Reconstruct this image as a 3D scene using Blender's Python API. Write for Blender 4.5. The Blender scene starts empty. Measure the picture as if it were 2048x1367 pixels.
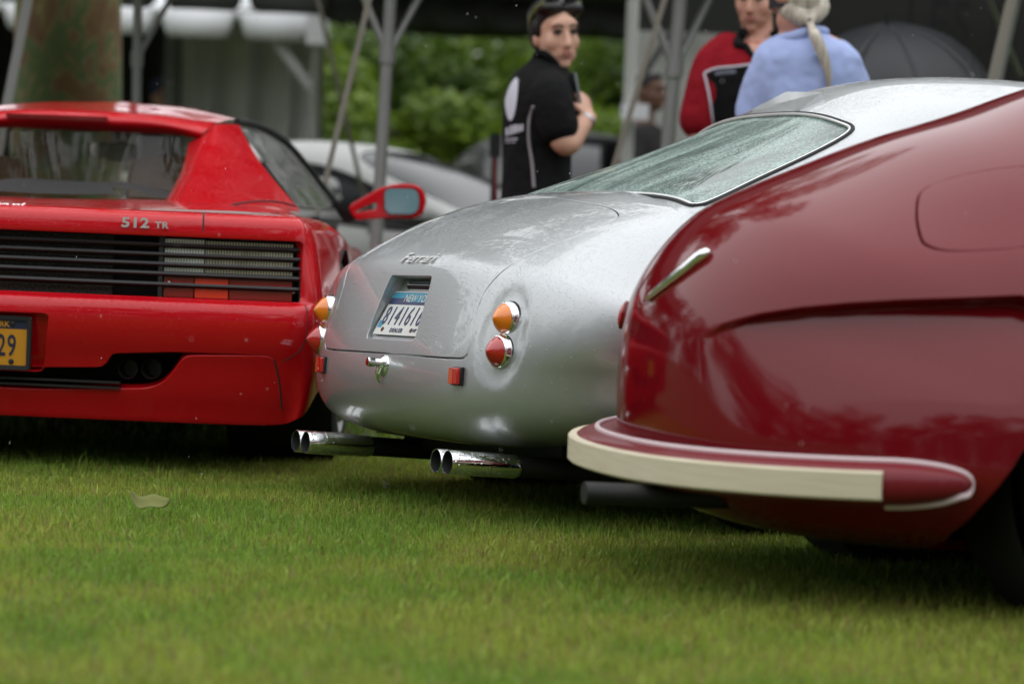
import bpy, bmesh, math, random
import numpy as np
from mathutils import Vector, Matrix, geometry, noise as mnoise
random.seed(7); RNG = np.random.default_rng(7)
SC = bpy.context.scene
COL = SC.collection
PI = math.pi

# ------------------------------------------------------------------ camera, sky, sun, exposure
F = 6000.0; CAM_H = .755; Y_HOR = 470.0; ROLL = math.radians(2.4)      # in pixels of the 2048 px wide photograph
PIT = math.atan((683.5 - Y_HOR) / F)
c_f = np.array([0, math.cos(PIT), -math.sin(PIT)]); c_u0 = np.array([0, math.sin(PIT), math.cos(PIT)]); c_r0 = np.array([1., 0, 0])
c_r = c_r0 * math.cos(ROLL) + c_u0 * math.sin(ROLL); c_u = c_u0 * math.cos(ROLL) - c_r0 * math.sin(ROLL)
c_o = np.array([0, 0, CAM_H])
cd = bpy.data.cameras.new('camera'); cam = bpy.data.objects.new('camera', cd); COL.objects.link(cam); SC.camera = cam
cam.matrix_world = Matrix(((c_r[0], c_u[0], -c_f[0], 0), (c_r[1], c_u[1], -c_f[1], 0), (c_r[2], c_u[2], -c_f[2], CAM_H), (0, 0, 0, 1)))
cd.sensor_width = 36; cd.lens = F / 2048 * 36; cd.clip_end = 500; cd.clip_start = .1
cd.dof.use_dof = True; cd.dof.focus_distance = 7.9; cd.dof.aperture_fstop = 2.5; cd.dof.aperture_blades = 9

CLOUD = 9.6
SUN_EL, SUN_AZ = math.radians(62), math.radians(-25)
w = bpy.data.worlds.new('World'); SC.world = w; w.use_nodes = True
nt = w.node_tree; bgn = nt.nodes['Background']
sky = nt.nodes.new('ShaderNodeTexSky'); sky.sky_type = 'NISHITA'; sky.sun_disc = False
sky.sun_elevation = SUN_EL; sky.sun_rotation = SUN_AZ; sky.air_density = 1.5; sky.dust_density = 1; sky.ozone_density = 1
hs = nt.nodes.new('ShaderNodeHueSaturation'); hs.inputs['Saturation'].default_value = .12
nt.links.new(sky.outputs[0], hs.inputs['Color'])
# cloud deck: an even grey sky, brighter overhead than at the horizon as overcast skies are, over a trace of the clear one
wtc = nt.nodes.new('ShaderNodeTexCoord'); wsp = nt.nodes.new('ShaderNodeSeparateXYZ'); nt.links.new(wtc.outputs['Generated'], wsp.inputs[0])
wmr = nt.nodes.new('ShaderNodeMapRange'); wmr.inputs['From Min'].default_value = 0; wmr.inputs['From Max'].default_value = 1; wmr.inputs['To Min'].default_value = CLOUD * .55; wmr.inputs['To Max'].default_value = CLOUD; nt.links.new(wsp.outputs['Z'], wmr.inputs['Value'])
wcb = nt.nodes.new('ShaderNodeCombineColor'); wm_ = [nt.nodes.new('ShaderNodeMath') for _ in range(3)]
for i_, k_ in enumerate((.97, 1.0, 1.03)): wm_[i_].operation = 'MULTIPLY'; wm_[i_].inputs[1].default_value = k_; nt.links.new(wmr.outputs[0], wm_[i_].inputs[0]); nt.links.new(wm_[i_].outputs[0], wcb.inputs[i_])
wmx = nt.nodes.new('ShaderNodeMix'); wmx.data_type = 'RGBA'; wmx.inputs[0].default_value = .85; nt.links.new(hs.outputs[0], wmx.inputs[6]); nt.links.new(wcb.outputs[0], wmx.inputs[7]); nt.links.new(wmx.outputs[2], bgn.inputs['Color']); bgn.inputs['Strength'].default_value = .15
sl = bpy.data.lights.new('sun', 'SUN'); sl.energy = .6; sl.angle = math.radians(150); sl.color = (1, .97, .93)
so = bpy.data.objects.new('sun', sl); COL.objects.link(so)
so.rotation_euler = (PI / 2 - SUN_EL, 0, -SUN_AZ + PI)
vs = SC.view_settings; vs.view_transform = 'Standard'; vs.look = 'None'; vs.gamma = 1; vs.use_curve_mapping = False; vs.exposure = .45

# ------------------------------------------------------------------ pixel helpers
def ray(px, py): return c_f + c_r * (px - 1024) / F + c_u * (683.5 - py) / F
def proj(P):
    v = np.asarray(P) - c_o; d = v @ c_f
    return np.stack([1024 + F * (v @ c_r) / d, 683.5 - F * (v @ c_u) / d], -1)
def at(px, py, Y):                                   # the point of a pixel's ray at world depth Y
    d = ray(px, py); return c_o + d * (Y / d[1])
class Frame:                                         # a vehicle's own axes: x forward, y left, z up; lean = degrees its left side stands lower
    def __init__(s, x, y, th, lean=0.):
        a = math.radians(th); l = math.radians(lean); s.o = np.array([x, y, 0.]); s.fw = np.array([math.sin(a), math.cos(a), 0]); h = np.array([-math.cos(a), math.sin(a), 0]); z = np.array([0, 0, 1.])
        s.lf = h * math.cos(l) - z * math.sin(l); s.up = z * math.cos(l) + h * math.sin(l); s.rz = PI / 2 - a
    def place(s, o):
        o.rotation_mode = 'XYZ'; o.matrix_world = Matrix([[s.fw[i], s.lf[i], s.up[i], s.o[i]] for i in range(3)] + [[0, 0, 0, 1]]); return o
    def w(s, P): P = np.asarray(P, float); return s.o + P[..., 0:1] * s.fw + P[..., 1:2] * s.lf + P[..., 2:3] * s.up
    def l(s, W): v = np.asarray(W) - s.o; return np.stack([v @ s.fw, v @ s.lf, v @ s.up], -1)
    def on(s, px, py, **k):
        d = s.l(c_o + ray(px, py)) - s.l(c_o); o = s.l(c_o); ax = 'xyz'.index(list(k)[0]); v = list(k.values())[0]
        return o + d * ((v - o[ax]) / d[ax])

# ------------------------------------------------------------------ materials
MATS = {}
def lk(n, a, b): n.links.new(a, b)
def mat(name, col, rough=.5, metal=0., coat=0., coat_r=.03, trans=0., ior=1.5, emit=None, spec=.5, sss=0, sheen=0, alpha=1):
    if name in MATS: return MATS[name]
    m = bpy.data.materials.new(name); m.use_nodes = True; p = m.node_tree.nodes['Principled BSDF']; I = p.inputs
    I['Base Color'].default_value = (*col, 1); I['Roughness'].default_value = rough; I['Metallic'].default_value = metal
    I['Coat Weight'].default_value = coat; I['Coat Roughness'].default_value = coat_r; I['Transmission Weight'].default_value = trans
    I['IOR'].default_value = ior; I['Specular IOR Level'].default_value = spec; I['Sheen Weight'].default_value = sheen; I['Alpha'].default_value = alpha
    if sss: I['Subsurface Weight'].default_value = sss; I['Subsurface Radius'].default_value = (.012, .004, .002); I['Subsurface Scale'].default_value = 1
    if emit: I['Emission Color'].default_value = (*emit[0], 1); I['Emission Strength'].default_value = emit[1]
    MATS[name] = m; return m
def nodes(m): return m.node_tree, m.node_tree.nodes, m.node_tree.nodes['Principled BSDF']
def N(nt, t, **kw):
    n = nt.nodes.new(t)
    for k, v in kw.items():
        if k.startswith('i_'):
            key = k[2:].replace('_', ' ')
            n.inputs[key].default_value = v
        else: setattr(n, k, v)
    return n
def add_noise_col(m, c1, c2, scale, detail=4, dist=0, stretch=(1, 1, 1), lo=.35, hi=.65):
    nt, ns, p = nodes(m); tc = N(nt, 'ShaderNodeTexCoord'); mp = N(nt, 'ShaderNodeMapping'); mp.inputs['Scale'].default_value = stretch
    nz = N(nt, 'ShaderNodeTexNoise', i_Scale=scale, i_Detail=detail, i_Distortion=dist); cr = N(nt, 'ShaderNodeValToRGB')
    cr.color_ramp.elements[0].position = lo; cr.color_ramp.elements[1].position = hi
    cr.color_ramp.elements[0].color = (*c1, 1); cr.color_ramp.elements[1].color = (*c2, 1)
    lk(nt, tc.outputs['Object'], mp.inputs['Vector']); lk(nt, mp.outputs[0], nz.inputs['Vector']); lk(nt, nz.outputs['Fac'], cr.inputs[0]); lk(nt, cr.outputs[0], p.inputs['Base Color'])
    return cr, nz
def add_bump(m, scale, strength, dist=.002, detail=3):
    nt, ns, p = nodes(m); tc = N(nt, 'ShaderNodeTexCoord'); nz = N(nt, 'ShaderNodeTexNoise', i_Scale=scale, i_Detail=detail)
    b = N(nt, 'ShaderNodeBump', i_Strength=strength, i_Distance=dist); lk(nt, tc.outputs['Object'], nz.inputs['Vector']); lk(nt, nz.outputs['Fac'], b.inputs['Height']); lk(nt, b.outputs[0], p.inputs['Normal'])
def add_beads(m, scale=95, height=.0016, dens_top=.62, dens_side=.16, target=('Normal', 'Coat Normal'), streak=0.):
    """rain beads standing on the lacquer: domes in random cells, more of them on faces that look up"""
    nt, ns, p = nodes(m); tc = N(nt, 'ShaderNodeTexCoord')
    geo = N(nt, 'ShaderNodeNewGeometry'); sep = N(nt, 'ShaderNodeSeparateXYZ'); lk(nt, geo.outputs['Normal'], sep.inputs[0])
    dn = N(nt, 'ShaderNodeMapRange'); dn.inputs['From Min'].default_value = .1; dn.inputs['From Max'].default_value = .75; dn.inputs['To Min'].default_value = dens_side; dn.inputs['To Max'].default_value = dens_top
    lk(nt, sep.outputs['Z'], dn.inputs['Value'])
    pn = N(nt, 'ShaderNodeTexNoise', i_Scale=7., i_Detail=3.); lk(nt, tc.outputs['Object'], pn.inputs['Vector'])
    dmul = N(nt, 'ShaderNodeMath', operation='MULTIPLY'); lk(nt, dn.outputs[0], dmul.inputs[0])
    pm = N(nt, 'ShaderNodeMapRange'); pm.inputs['From Min'].default_value = .35; pm.inputs['From Max'].default_value = .6; pm.inputs['To Min'].default_value = .45; pm.inputs['To Max'].default_value = 1.25
    lk(nt, pn.outputs['Fac'], pm.inputs['Value']); lk(nt, pm.outputs[0], dmul.inputs[1])
    tot = None
    for sc, k in ((scale, 1.), (scale * 2.1, .5)):
        v = N(nt, 'ShaderNodeTexVoronoi', feature='F1'); v.inputs['Scale'].default_value = sc; lk(nt, tc.outputs['Object'], v.inputs['Vector'])
        s2 = N(nt, 'ShaderNodeSeparateColor'); lk(nt, v.outputs['Color'], s2.inputs[0])
        lt = N(nt, 'ShaderNodeMath', operation='LESS_THAN'); lk(nt, s2.outputs[0], lt.inputs[0]); lk(nt, dmul.outputs[0], lt.inputs[1])
        dm = N(nt, 'ShaderNodeMapRange', interpolation_type='SMOOTHSTEP'); dm.inputs['From Min'].default_value = .12; dm.inputs['From Max'].default_value = .42; dm.inputs['To Min'].default_value = k; dm.inputs['To Max'].default_value = 0
        lk(nt, v.outputs['Distance'], dm.inputs['Value'])
        mu = N(nt, 'ShaderNodeMath', operation='MULTIPLY'); lk(nt, lt.outputs[0], mu.inputs[0]); lk(nt, dm.outputs[0], mu.inputs[1])
        if tot is None: tot = mu
        else:
            ad = N(nt, 'ShaderNodeMath', operation='ADD'); lk(nt, tot.outputs[0], ad.inputs[0]); lk(nt, mu.outputs[0], ad.inputs[1]); tot = ad
    b = N(nt, 'ShaderNodeBump', i_Strength=1., i_Distance=height); lk(nt, tot.outputs[0], b.inputs['Height'])
    for t in target: lk(nt, b.outputs[0], p.inputs[t])
    return tot

# ------------------------------------------------------------------ mesh helpers
def tag(o, label=None, cat=None, group=None, kind=None):
    if label: o['label'] = label
    if cat: o['category'] = cat
    if group: o['group'] = group
    if kind: o['kind'] = kind
    return o
def empty(name, loc=(0, 0, 0), rz=0, label=None, cat=None, group=None):
    o = bpy.data.objects.new(name, None); COL.objects.link(o); o.location = loc; o.rotation_euler = (0, 0, rz); o.empty_display_size = .1
    return tag(o, label, cat, group)
def link(name, me, m, parent=None):
    o = bpy.data.objects.new(name, me); COL.objects.link(o)
    for x in (m if isinstance(m, (list, tuple)) else [m]):
        if x is not None: me.materials.append(x)
    if parent: o.parent = parent
    return o
def mk(name, V, Fc, m, parent=None, smooth=True, normals=None, sharp=None):
    me = bpy.data.meshes.new(name); me.from_pydata([tuple(map(float, v)) for v in V], [], [tuple(int(i) for i in f) for f in Fc]); me.validate(); me.update()
    if smooth: me.shade_smooth()
    if sharp: me.set_sharp_from_angle(angle=math.radians(sharp))
    if normals is not None: me.normals_split_custom_set_from_vertices([tuple(map(float, n)) for n in normals])
    return link(name, me, m, parent)
class MB:
    """collects simple solids for ONE mesh"""
    def __init__(s): s.V = []; s.F = []; s.MI = []
    def add(s, V, Fc, mi=0):
        o = len(s.V); s.V += [tuple(map(float, v)) for v in V]; s.F += [tuple(int(i) + o for i in f) for f in Fc]; s.MI += [mi] * len(Fc); return s
    def box(s, c, d, R=None, mi=0):
        c = np.array(c, float); h = np.array(d, float) / 2
        P = np.array([(x, y, z) for x in (-1, 1) for y in (-1, 1) for z in (-1, 1)]) * h
        if R is not None: P = P @ np.array(R).T
        return s.add(P + c, [(0, 1, 3, 2), (4, 6, 7, 5), (0, 4, 5, 1), (2, 3, 7, 6), (0, 2, 6, 4), (1, 5, 7, 3)], mi)
    def tube(s, pts, r, n=12, cap=True, mi=0, closed=False):
        V, Fc = tube_geo(pts, r, n, cap, closed); return s.add(V, Fc, mi)
    def grid(s, G, mi=0, closed_u=False, closed_v=False):
        V, Fc = grid_geo(G, closed_u, closed_v); return s.add(V, Fc, mi)
    def build(s, name, m, parent=None, smooth=True, sharp=35):
        o = mk(name, s.V, s.F, m, parent, smooth, sharp=sharp if smooth else None)
        if any(s.MI): o.data.polygons.foreach_set('material_index', s.MI)
        return o
def grid_geo(G, closed_u=False, closed_v=False):
    G = np.asarray(G, float); a, b = G.shape[:2]; Fc = []
    for i in range(a if closed_u else a - 1):
        for j in range(b if closed_v else b - 1):
            i2, j2 = (i + 1) % a, (j + 1) % b; Fc.append((i * b + j, i2 * b + j, i2 * b + j2, i * b + j2))
    return G.reshape(-1, 3), Fc
def frames(P, closed=False):
    P = np.asarray(P, float); n = len(P)
    T = np.roll(P, -1, 0) - np.roll(P, 1, 0)
    if not closed: T[0] = P[1] - P[0]; T[-1] = P[-1] - P[-2]
    T /= np.linalg.norm(T, axis=1)[:, None] + 1e-12
    ref = np.array([0, 0, 1.]) if abs(T[0][2]) < .9 else np.array([1., 0, 0])
    A = np.zeros_like(P); a = ref - T[0] * (ref @ T[0]); a /= np.linalg.norm(a)
    for i in range(n):
        a = a - T[i] * (a @ T[i]); a /= np.linalg.norm(a) + 1e-12; A[i] = a
    return T, A, np.cross(T, A)
def tube_geo(pts, r, n=12, cap=True, closed=False):
    P = np.asarray(pts, float); T, A, B = frames(P, closed); r = np.broadcast_to(np.asarray(r, float), (len(P),))
    th = np.arange(n) * 2 * PI / n
    G = P[:, None] + r[:, None, None] * (A[:, None] * np.cos(th)[None, :, None] + B[:, None] * np.sin(th)[None, :, None])
    V, Fc = grid_geo(G, closed, True); V = list(V)
    if cap and not closed:
        Fc.append(tuple(range(n - 1, -1, -1))); Fc.append(tuple((len(P) - 1) * n + k for k in range(n)))
    return V, Fc
def revolve(prof, axis_o, axis_d, n=32):
    """prof: (distance along axis, radius) rows"""
    d = np.array(axis_d, float); d /= np.linalg.norm(d); ref = np.array([0, 0, 1.]) if abs(d[2]) < .9 else np.array([1., 0, 0])
    a = np.cross(ref, d); a /= np.linalg.norm(a); b = np.cross(d, a); th = np.arange(n) * 2 * PI / n
    G = np.array([[np.array(axis_o) + d * h + r * (a * math.cos(t) + b * math.sin(t)) for t in th] for h, r in prof])
    return grid_geo(G, False, True)
class Spline:
    """natural cubic spline through points, chord length parameter scaled to 0..1"""
    def __init__(s, P, t=None):
        P = np.asarray(P, float)
        if P.ndim == 1: P = P[:, None]
        s.P = P; n = len(P)
        if t is None:
            d = np.sqrt(np.linalg.norm(np.diff(P, axis=0), axis=1)); t = np.r_[0, np.cumsum(d)]; t = t / t[-1]
        s.t = np.asarray(t, float); h = np.diff(s.t); A = np.zeros((n, n)); b = np.zeros((n, P.shape[1])); A[0, 0] = A[-1, -1] = 1
        for i in range(1, n - 1):
            A[i, i - 1] = h[i - 1]; A[i, i] = 2 * (h[i - 1] + h[i]); A[i, i + 1] = h[i]; b[i] = 6 * ((P[i + 1] - P[i]) / h[i] - (P[i] - P[i - 1]) / h[i - 1])
        s.m = np.linalg.solve(A, b)
    def __call__(s, x):
        x = np.asarray(x, float); i = np.clip(np.searchsorted(s.t, x) - 1, 0, len(s.t) - 2); h = (s.t[i + 1] - s.t[i]); a = ((s.t[i + 1] - x) / h)[..., None]; b = ((x - s.t[i]) / h)[..., None]; h = h[..., None]
        return a * s.P[i] + b * s.P[i + 1] + ((a ** 3 - a) * s.m[i] + (b ** 3 - b) * s.m[i + 1]) * h * h / 6
def spl(P, n, closed=False):
    """n points along a smooth curve through P"""
    P = np.asarray(P, float)
    if closed:
        k = 3; Q = np.vstack([P[-k:], P, P[:k + 1]]); S = Spline(Q); t0, t1 = S.t[k], S.t[k + len(P)]
        return S(np.linspace(t0, t1, n, endpoint=False))
    return Spline(P)(np.linspace(0, 1, n))
def even(P, n, closed=False):
    P = np.asarray(P, float); Q = np.vstack([P, P[:1]]) if closed else P
    d = np.r_[0, np.cumsum(np.linalg.norm(np.diff(Q, axis=0), axis=1))]; x = np.linspace(0, d[-1], n, endpoint=not closed)
    return np.stack([np.interp(x, d, Q[:, k]) for k in range(Q.shape[1])], -1)
def round_poly(P, r, n=8):
    """closed polygon with corners rounded by r (2D or 3D); r may be a list"""
    P = np.asarray(P, float); m = len(P); out = []; r = np.broadcast_to(r, (m,))
    for i in range(m):
        p, a, b = P[i], P[i - 1], P[(i + 1) % m]; u = a - p; v = b - p; lu, lv = np.linalg.norm(u), np.linalg.norm(v); k = min(r[i], lu * .49, lv * .49)
        A = p + u / lu * k; B = p + v / lv * k
        for t in np.linspace(0, 1, n): out.append((1 - t) ** 2 * A + 2 * t * (1 - t) * p + t * t * B)
    return np.array(out)
def smooth01(x): x = np.clip(x, 0, 1); return x * x * (3 - 2 * x)
def inpoly(Q, poly):
    Q = np.asarray(Q); x, y = Q[:, 0], Q[:, 1]; c = np.zeros(len(Q), bool); m = len(poly)
    for i in range(m):
        x1, y1 = poly[i - 1]; x2, y2 = poly[i]
        if y1 == y2: continue
        k = (y1 > y) != (y2 > y); c ^= k & (x < (x2 - x1) * (y - y1) / (y2 - y1) + x1)
    return c
def area2(P): x, y = P[:, 0], P[:, 1]; return .5 * np.sum(x * np.roll(y, -1) - np.roll(x, -1) * y)
def snormal(S, Q, flip=1, e=2e-4):
    u, v = Q[:, 0], Q[:, 1]; a = S(u + e, v) - S(u - e, v); b = S(u, v + e) - S(u, v - e); n = np.cross(a, b); return flip * n / (np.linalg.norm(n, axis=1)[:, None] + 1e-12)
def poffset(S, Q, d):
    """closed param loop moved by d metres (positive = outwards)"""
    Q = np.asarray(Q, float); T = np.roll(Q, -1, 0) - np.roll(Q, 1, 0); sg = np.sign(area2(Q)); n2 = np.stack([T[:, 1], -T[:, 0]], -1) * sg
    n2 /= np.linalg.norm(n2, axis=1)[:, None] + 1e-12; e = 1e-3
    g = np.linalg.norm(S(*(Q + n2 * e).T) - S(*(Q - n2 * e).T), axis=1) / (2 * e)
    return Q + n2 * (d / np.maximum(g, .05))[:, None]
def patch(S, outer, holes=(), du=.02, dv=.02, flip=1, lip=.0015, depth=.012, lip_outer=True, lines=()):
    """triangulated piece of the surface S(u,v) inside a loop and outside the holes, exact normals, rolled edges"""
    loops = [np.asarray(outer, float)] + [np.asarray(h, float) for h in holes]
    lo, hi = loops[0].min(0), loops[0].max(0)
    gu, gv = np.arange(lo[0] + du / 2, hi[0], du), np.arange(lo[1] + dv / 2, hi[1], dv)
    G = np.stack(np.meshgrid(gu, gv, indexing='ij'), -1).reshape(-1, 2); G[:, 1] += (np.round((G[:, 0] - lo[0]) / du).astype(int) % 2) * dv * .25
    k = inpoly(G, loops[0])
    for h in loops[1:]: k &= ~inpoly(G, h)
    G = G[k]; sc = np.array([1 / du, 1 / dv]); B = np.vstack([even(l * sc, max(len(l), 8) * 2, True) for l in loops])
    keep = np.ones(len(G), bool)
    for i in range(0, len(G), 2000):
        d = ((G[i:i + 2000] * sc)[:, None] - B[None]); keep[i:i + 2000] = (d ** 2).sum(-1).min(1) > .2
    G = G[keep]
    if len(lines):                                        # creases: rows of points the triangles must follow
        LP = np.vstack(lines); kp = np.ones(len(G), bool)
        for i in range(0, len(G), 2000): kp[i:i + 2000] = ((((G[i:i + 2000] * sc)[:, None] - (LP * sc)[None]) ** 2).sum(-1).min(1) > .25)
        G = G[kp]
    nG = sum(len(l) for l in loops) + len(G); Q = np.vstack(loops + [G] + [np.asarray(l) for l in lines]); E = []; o = 0
    for l in loops:
        m = len(l); E += [(o + i, o + (i + 1) % m) for i in range(m)]; o += m
    o = nG
    for l in lines: E += [(o + i, o + i + 1) for i in range(len(l) - 1)]; o += len(l)
    r = geometry.delaunay_2d_cdt([Vector(q * sc) for q in Q], E, [], 0, 1e-7)
    Q2 = np.array([tuple(v) for v in r[0]]) / sc; T = np.array(r[2]); cc = Q2[T].mean(1); k = inpoly(cc, loops[0])
    for h in loops[1:]: k &= ~inpoly(cc, h)
    T = T[k]; V = S(Q2[:, 0], Q2[:, 1]); Nn = snormal(S, Q2, flip); V = list(V); Nn = list(Nn); Fc = []
    a = np.array(V)[T]; fn = np.cross(a[:, 1] - a[:, 0], a[:, 2] - a[:, 0]); sg = np.einsum('ij,ij->i', fn, np.array(Nn)[T[:, 0]])
    for t, s_ in zip(T, sg): Fc.append(tuple(t) if s_ > 0 else tuple(t[::-1]))
    for li, l in enumerate(loops):
        if li == 0 and not lip_outer: continue
        m = len(l); P = S(l[:, 0], l[:, 1]); n = snormal(S, l, flip); T2 = np.roll(l, -1, 0) - np.roll(l, 1, 0); s_ = np.sign(area2(l)) * (1 if li == 0 else -1)
        n2 = np.stack([T2[:, 1], -T2[:, 0]], -1) * s_; n2 /= np.linalg.norm(n2, axis=1)[:, None] + 1e-12
        d = S(*(l + n2 * 1e-3).T) - P; t3 = np.roll(P, -1, 0) - np.roll(P, 1, 0); t3 /= np.linalg.norm(t3, axis=1)[:, None] + 1e-12
        d -= n * np.einsum('ij,ij->i', d, n)[:, None]; d -= t3 * np.einsum('ij,ij->i', d, t3)[:, None]; d /= np.linalg.norm(d, axis=1)[:, None] + 1e-12
        base = len(V); rings = []
        for ph in (0, 30, 60, 90):
            c, s1 = math.cos(math.radians(ph)), math.sin(math.radians(ph)); rings.append((P + lip * s1 * d - lip * (1 - c) * n, c * n + s1 * d))
        rings.append((P + lip * d - (lip + depth) * n, d))
        for rp, rn in rings: V += list(rp); Nn += list(rn)
        for k_ in range(len(rings) - 1):
            for i in range(m):
                a_, b_ = base + k_ * m + i, base + k_ * m + (i + 1) % m; c_, d_ = b_ + m, a_ + m
                q = (a_, b_, c_, d_); pa, pb, pc = np.array(V[a_]), np.array(V[b_]), np.array(V[d_])
                Fc.append(q if np.dot(np.cross(pb - pa, pc - pa), Nn[a_] + Nn[d_]) > 0 else q[::-1])
    return np.array(V), Fc, np.array(Nn)
def patch_obj(name, m, parent, *a, **k):
    V, Fc, Nn = patch(*a, **k); return mk(name, V, Fc, m, parent, normals=Nn)
def loft(rows, nu, nv):
    """smooth sheet through rows of points (any number of points per row)"""
    R = np.array([spl(r, nu) if len(r) > 2 else even(r, nu) for r in rows]); return np.array([spl(R[:, j], nv) if len(rows) > 2 else even(R[:, j], nv) for j in range(nu)])
def find(S, fr, px, py, U, V_, facing=True, flip=1):
    """(u,v) of the surface under a pixel: nearest of a grid, then Newton"""
    key = id(S)
    if key not in FCACHE:
        g = np.stack(np.meshgrid(U, V_, indexing='ij'), -1).reshape(-1, 2); P = fr.w(S(g[:, 0], g[:, 1])); n = snormal(S, g, flip); nw = n[:, 0:1] * fr.fw + n[:, 1:2] * fr.lf + n[:, 2:3] * fr.up
        ok = np.einsum('ij,ij->i', nw, c_o - P) > 0; FCACHE[key] = (g[ok], proj(P[ok]))
    g, pp = FCACHE[key]; q = g[np.argmin(((pp - (px, py)) ** 2).sum(1))].copy(); e = 1e-4; tgt = np.array([px, py])
    f_ = lambda q: proj(fr.w(S(np.array([q[0]]), np.array([q[1]]))))[0]
    for _ in range(12):
        p0 = f_(q); J = np.stack([(f_(q + (e, 0)) - p0) / e, (f_(q + (0, e)) - p0) / e], -1)
        dq = np.linalg.lstsq(J, tgt - p0, rcond=1e-3)[0]; mx = np.abs(dq).max()
        if mx > .05: dq *= .05 / mx
        q = q + dq
    return q
FCACHE = {}
class Fan:
    """car body skin: centre profile (x, z, half width, squareness n) swept round a cross axis through the rear wheels"""
    def __init__(s, prof, px, pz, R, mod=None):
        prof = np.array(prof, float); s.c = Spline(prof[:, :2]); s.w = Spline(prof[:, 2], s.c.t); s.n = Spline(prof[:, 3], s.c.t); s.px, s.pz, s.R, s.mod = px, pz, R, mod
    def __call__(s, t, a):
        t = np.asarray(t, float); a = np.asarray(a, float); c = s.c(t); W = s.w(t)[..., 0]; n = s.n(t)[..., 0]
        k = .04; d = c[..., 0] - s.px; Px = s.px + .5 * (d + np.sqrt(d * d + k * k)) - .5 * k * 0; Pz = np.full_like(Px, s.pz)
        sa, ca = np.sin(a), np.cos(a); r = (np.abs(sa) ** n + np.abs(ca) ** n) ** (-1 / n)
        P = np.stack([Px + (c[..., 0] - Px) * r * ca, W * r * sa, Pz + (c[..., 1] - Pz) * r * ca], -1)
        return s.mod(P, t, a) if s.mod else P
    def amax(s, t):
        t = np.atleast_1d(t); c = s.c(t); W = s.w(t)[:, 0]; n = s.n(t)[:, 0]; L = np.hypot(np.minimum(c[:, 0] - s.px, 0), c[:, 1] - s.pz); Rr = s.R(c) if callable(s.R) else s.R; Re = np.sqrt(np.maximum(Rr ** 2 - np.maximum(c[:, 0] - s.px, 0) ** 2, 0))
        g = np.clip(Re / L, 0, .98); a = np.linspace(0, PI / 2, 2000); out = []
        for gi, ni in zip(g, n):
            r = (np.sin(a) ** ni + np.cos(a) ** ni) ** (-1 / ni); out.append(np.interp(-gi, -(r * np.cos(a)), a))
        return np.array(out)
    def outline(s, n=200, t0=0, t1=1):
        t = np.linspace(t0, t1, n); am = s.amax(t); return np.vstack([np.stack([t, am], -1), np.stack([t[::-1], -am[::-1]], -1)])
def text_obj(name, s, m, size, extrude=.001, parent=None, M4=None, bold=0., shear=0., spacing=1., align='CENTER', xs=1., fit=None):
    cu = bpy.data.curves.new(name, 'FONT'); cu.body = s; cu.size = size; cu.extrude = extrude; cu.offset = bold; cu.shear = shear; cu.space_character = spacing; cu.align_x = align; cu.align_y = 'CENTER'; cu.resolution_u = 3
    o = bpy.data.objects.new('tmp', cu); COL.objects.link(o); dg = bpy.context.evaluated_depsgraph_get(); dg.update()
    me = bpy.data.meshes.new_from_object(o.evaluated_get(dg)); bpy.data.objects.remove(o); bpy.data.curves.remove(cu); me.name = name
    me.transform(Matrix.Diagonal((xs, 1, 1, 1)))
    if fit:
        co = np.array([v.co[:] for v in me.vertices]); lo, hi = co.min(0), co.max(0); me.transform(Matrix.Diagonal((fit[0] / (hi[0] - lo[0]), fit[1] / (hi[1] - lo[1]), 1, 1)) @ Matrix.Translation((-(lo[0] + hi[0]) / 2, -(lo[1] + hi[1]) / 2, 0)))
    if M4 is not None: me.transform(M4)
    me.materials.clear(); return link(name, me, m, parent)
def basis(o, x, y, z=None):
    x = Vector(x).normalized(); y = Vector(y); z = x.cross(y).normalized() if z is None else Vector(z).normalized(); y = z.cross(x).normalized()
    return Matrix(((x.x, y.x, z.x, o[0]), (x.y, y.y, z.y, o[1]), (x.z, y.z, z.z, o[2]), (0, 0, 0, 1)))
def sheet_obj(name, G, m, parent, thick=0, closed_v=False):
    V, Fc = grid_geo(G, False, closed_v); o = mk(name, V, Fc, m, parent)
    if thick: md = o.modifiers.new('solid', 'SOLIDIFY'); md.thickness = thick; md.offset = 0
    return o

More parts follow.
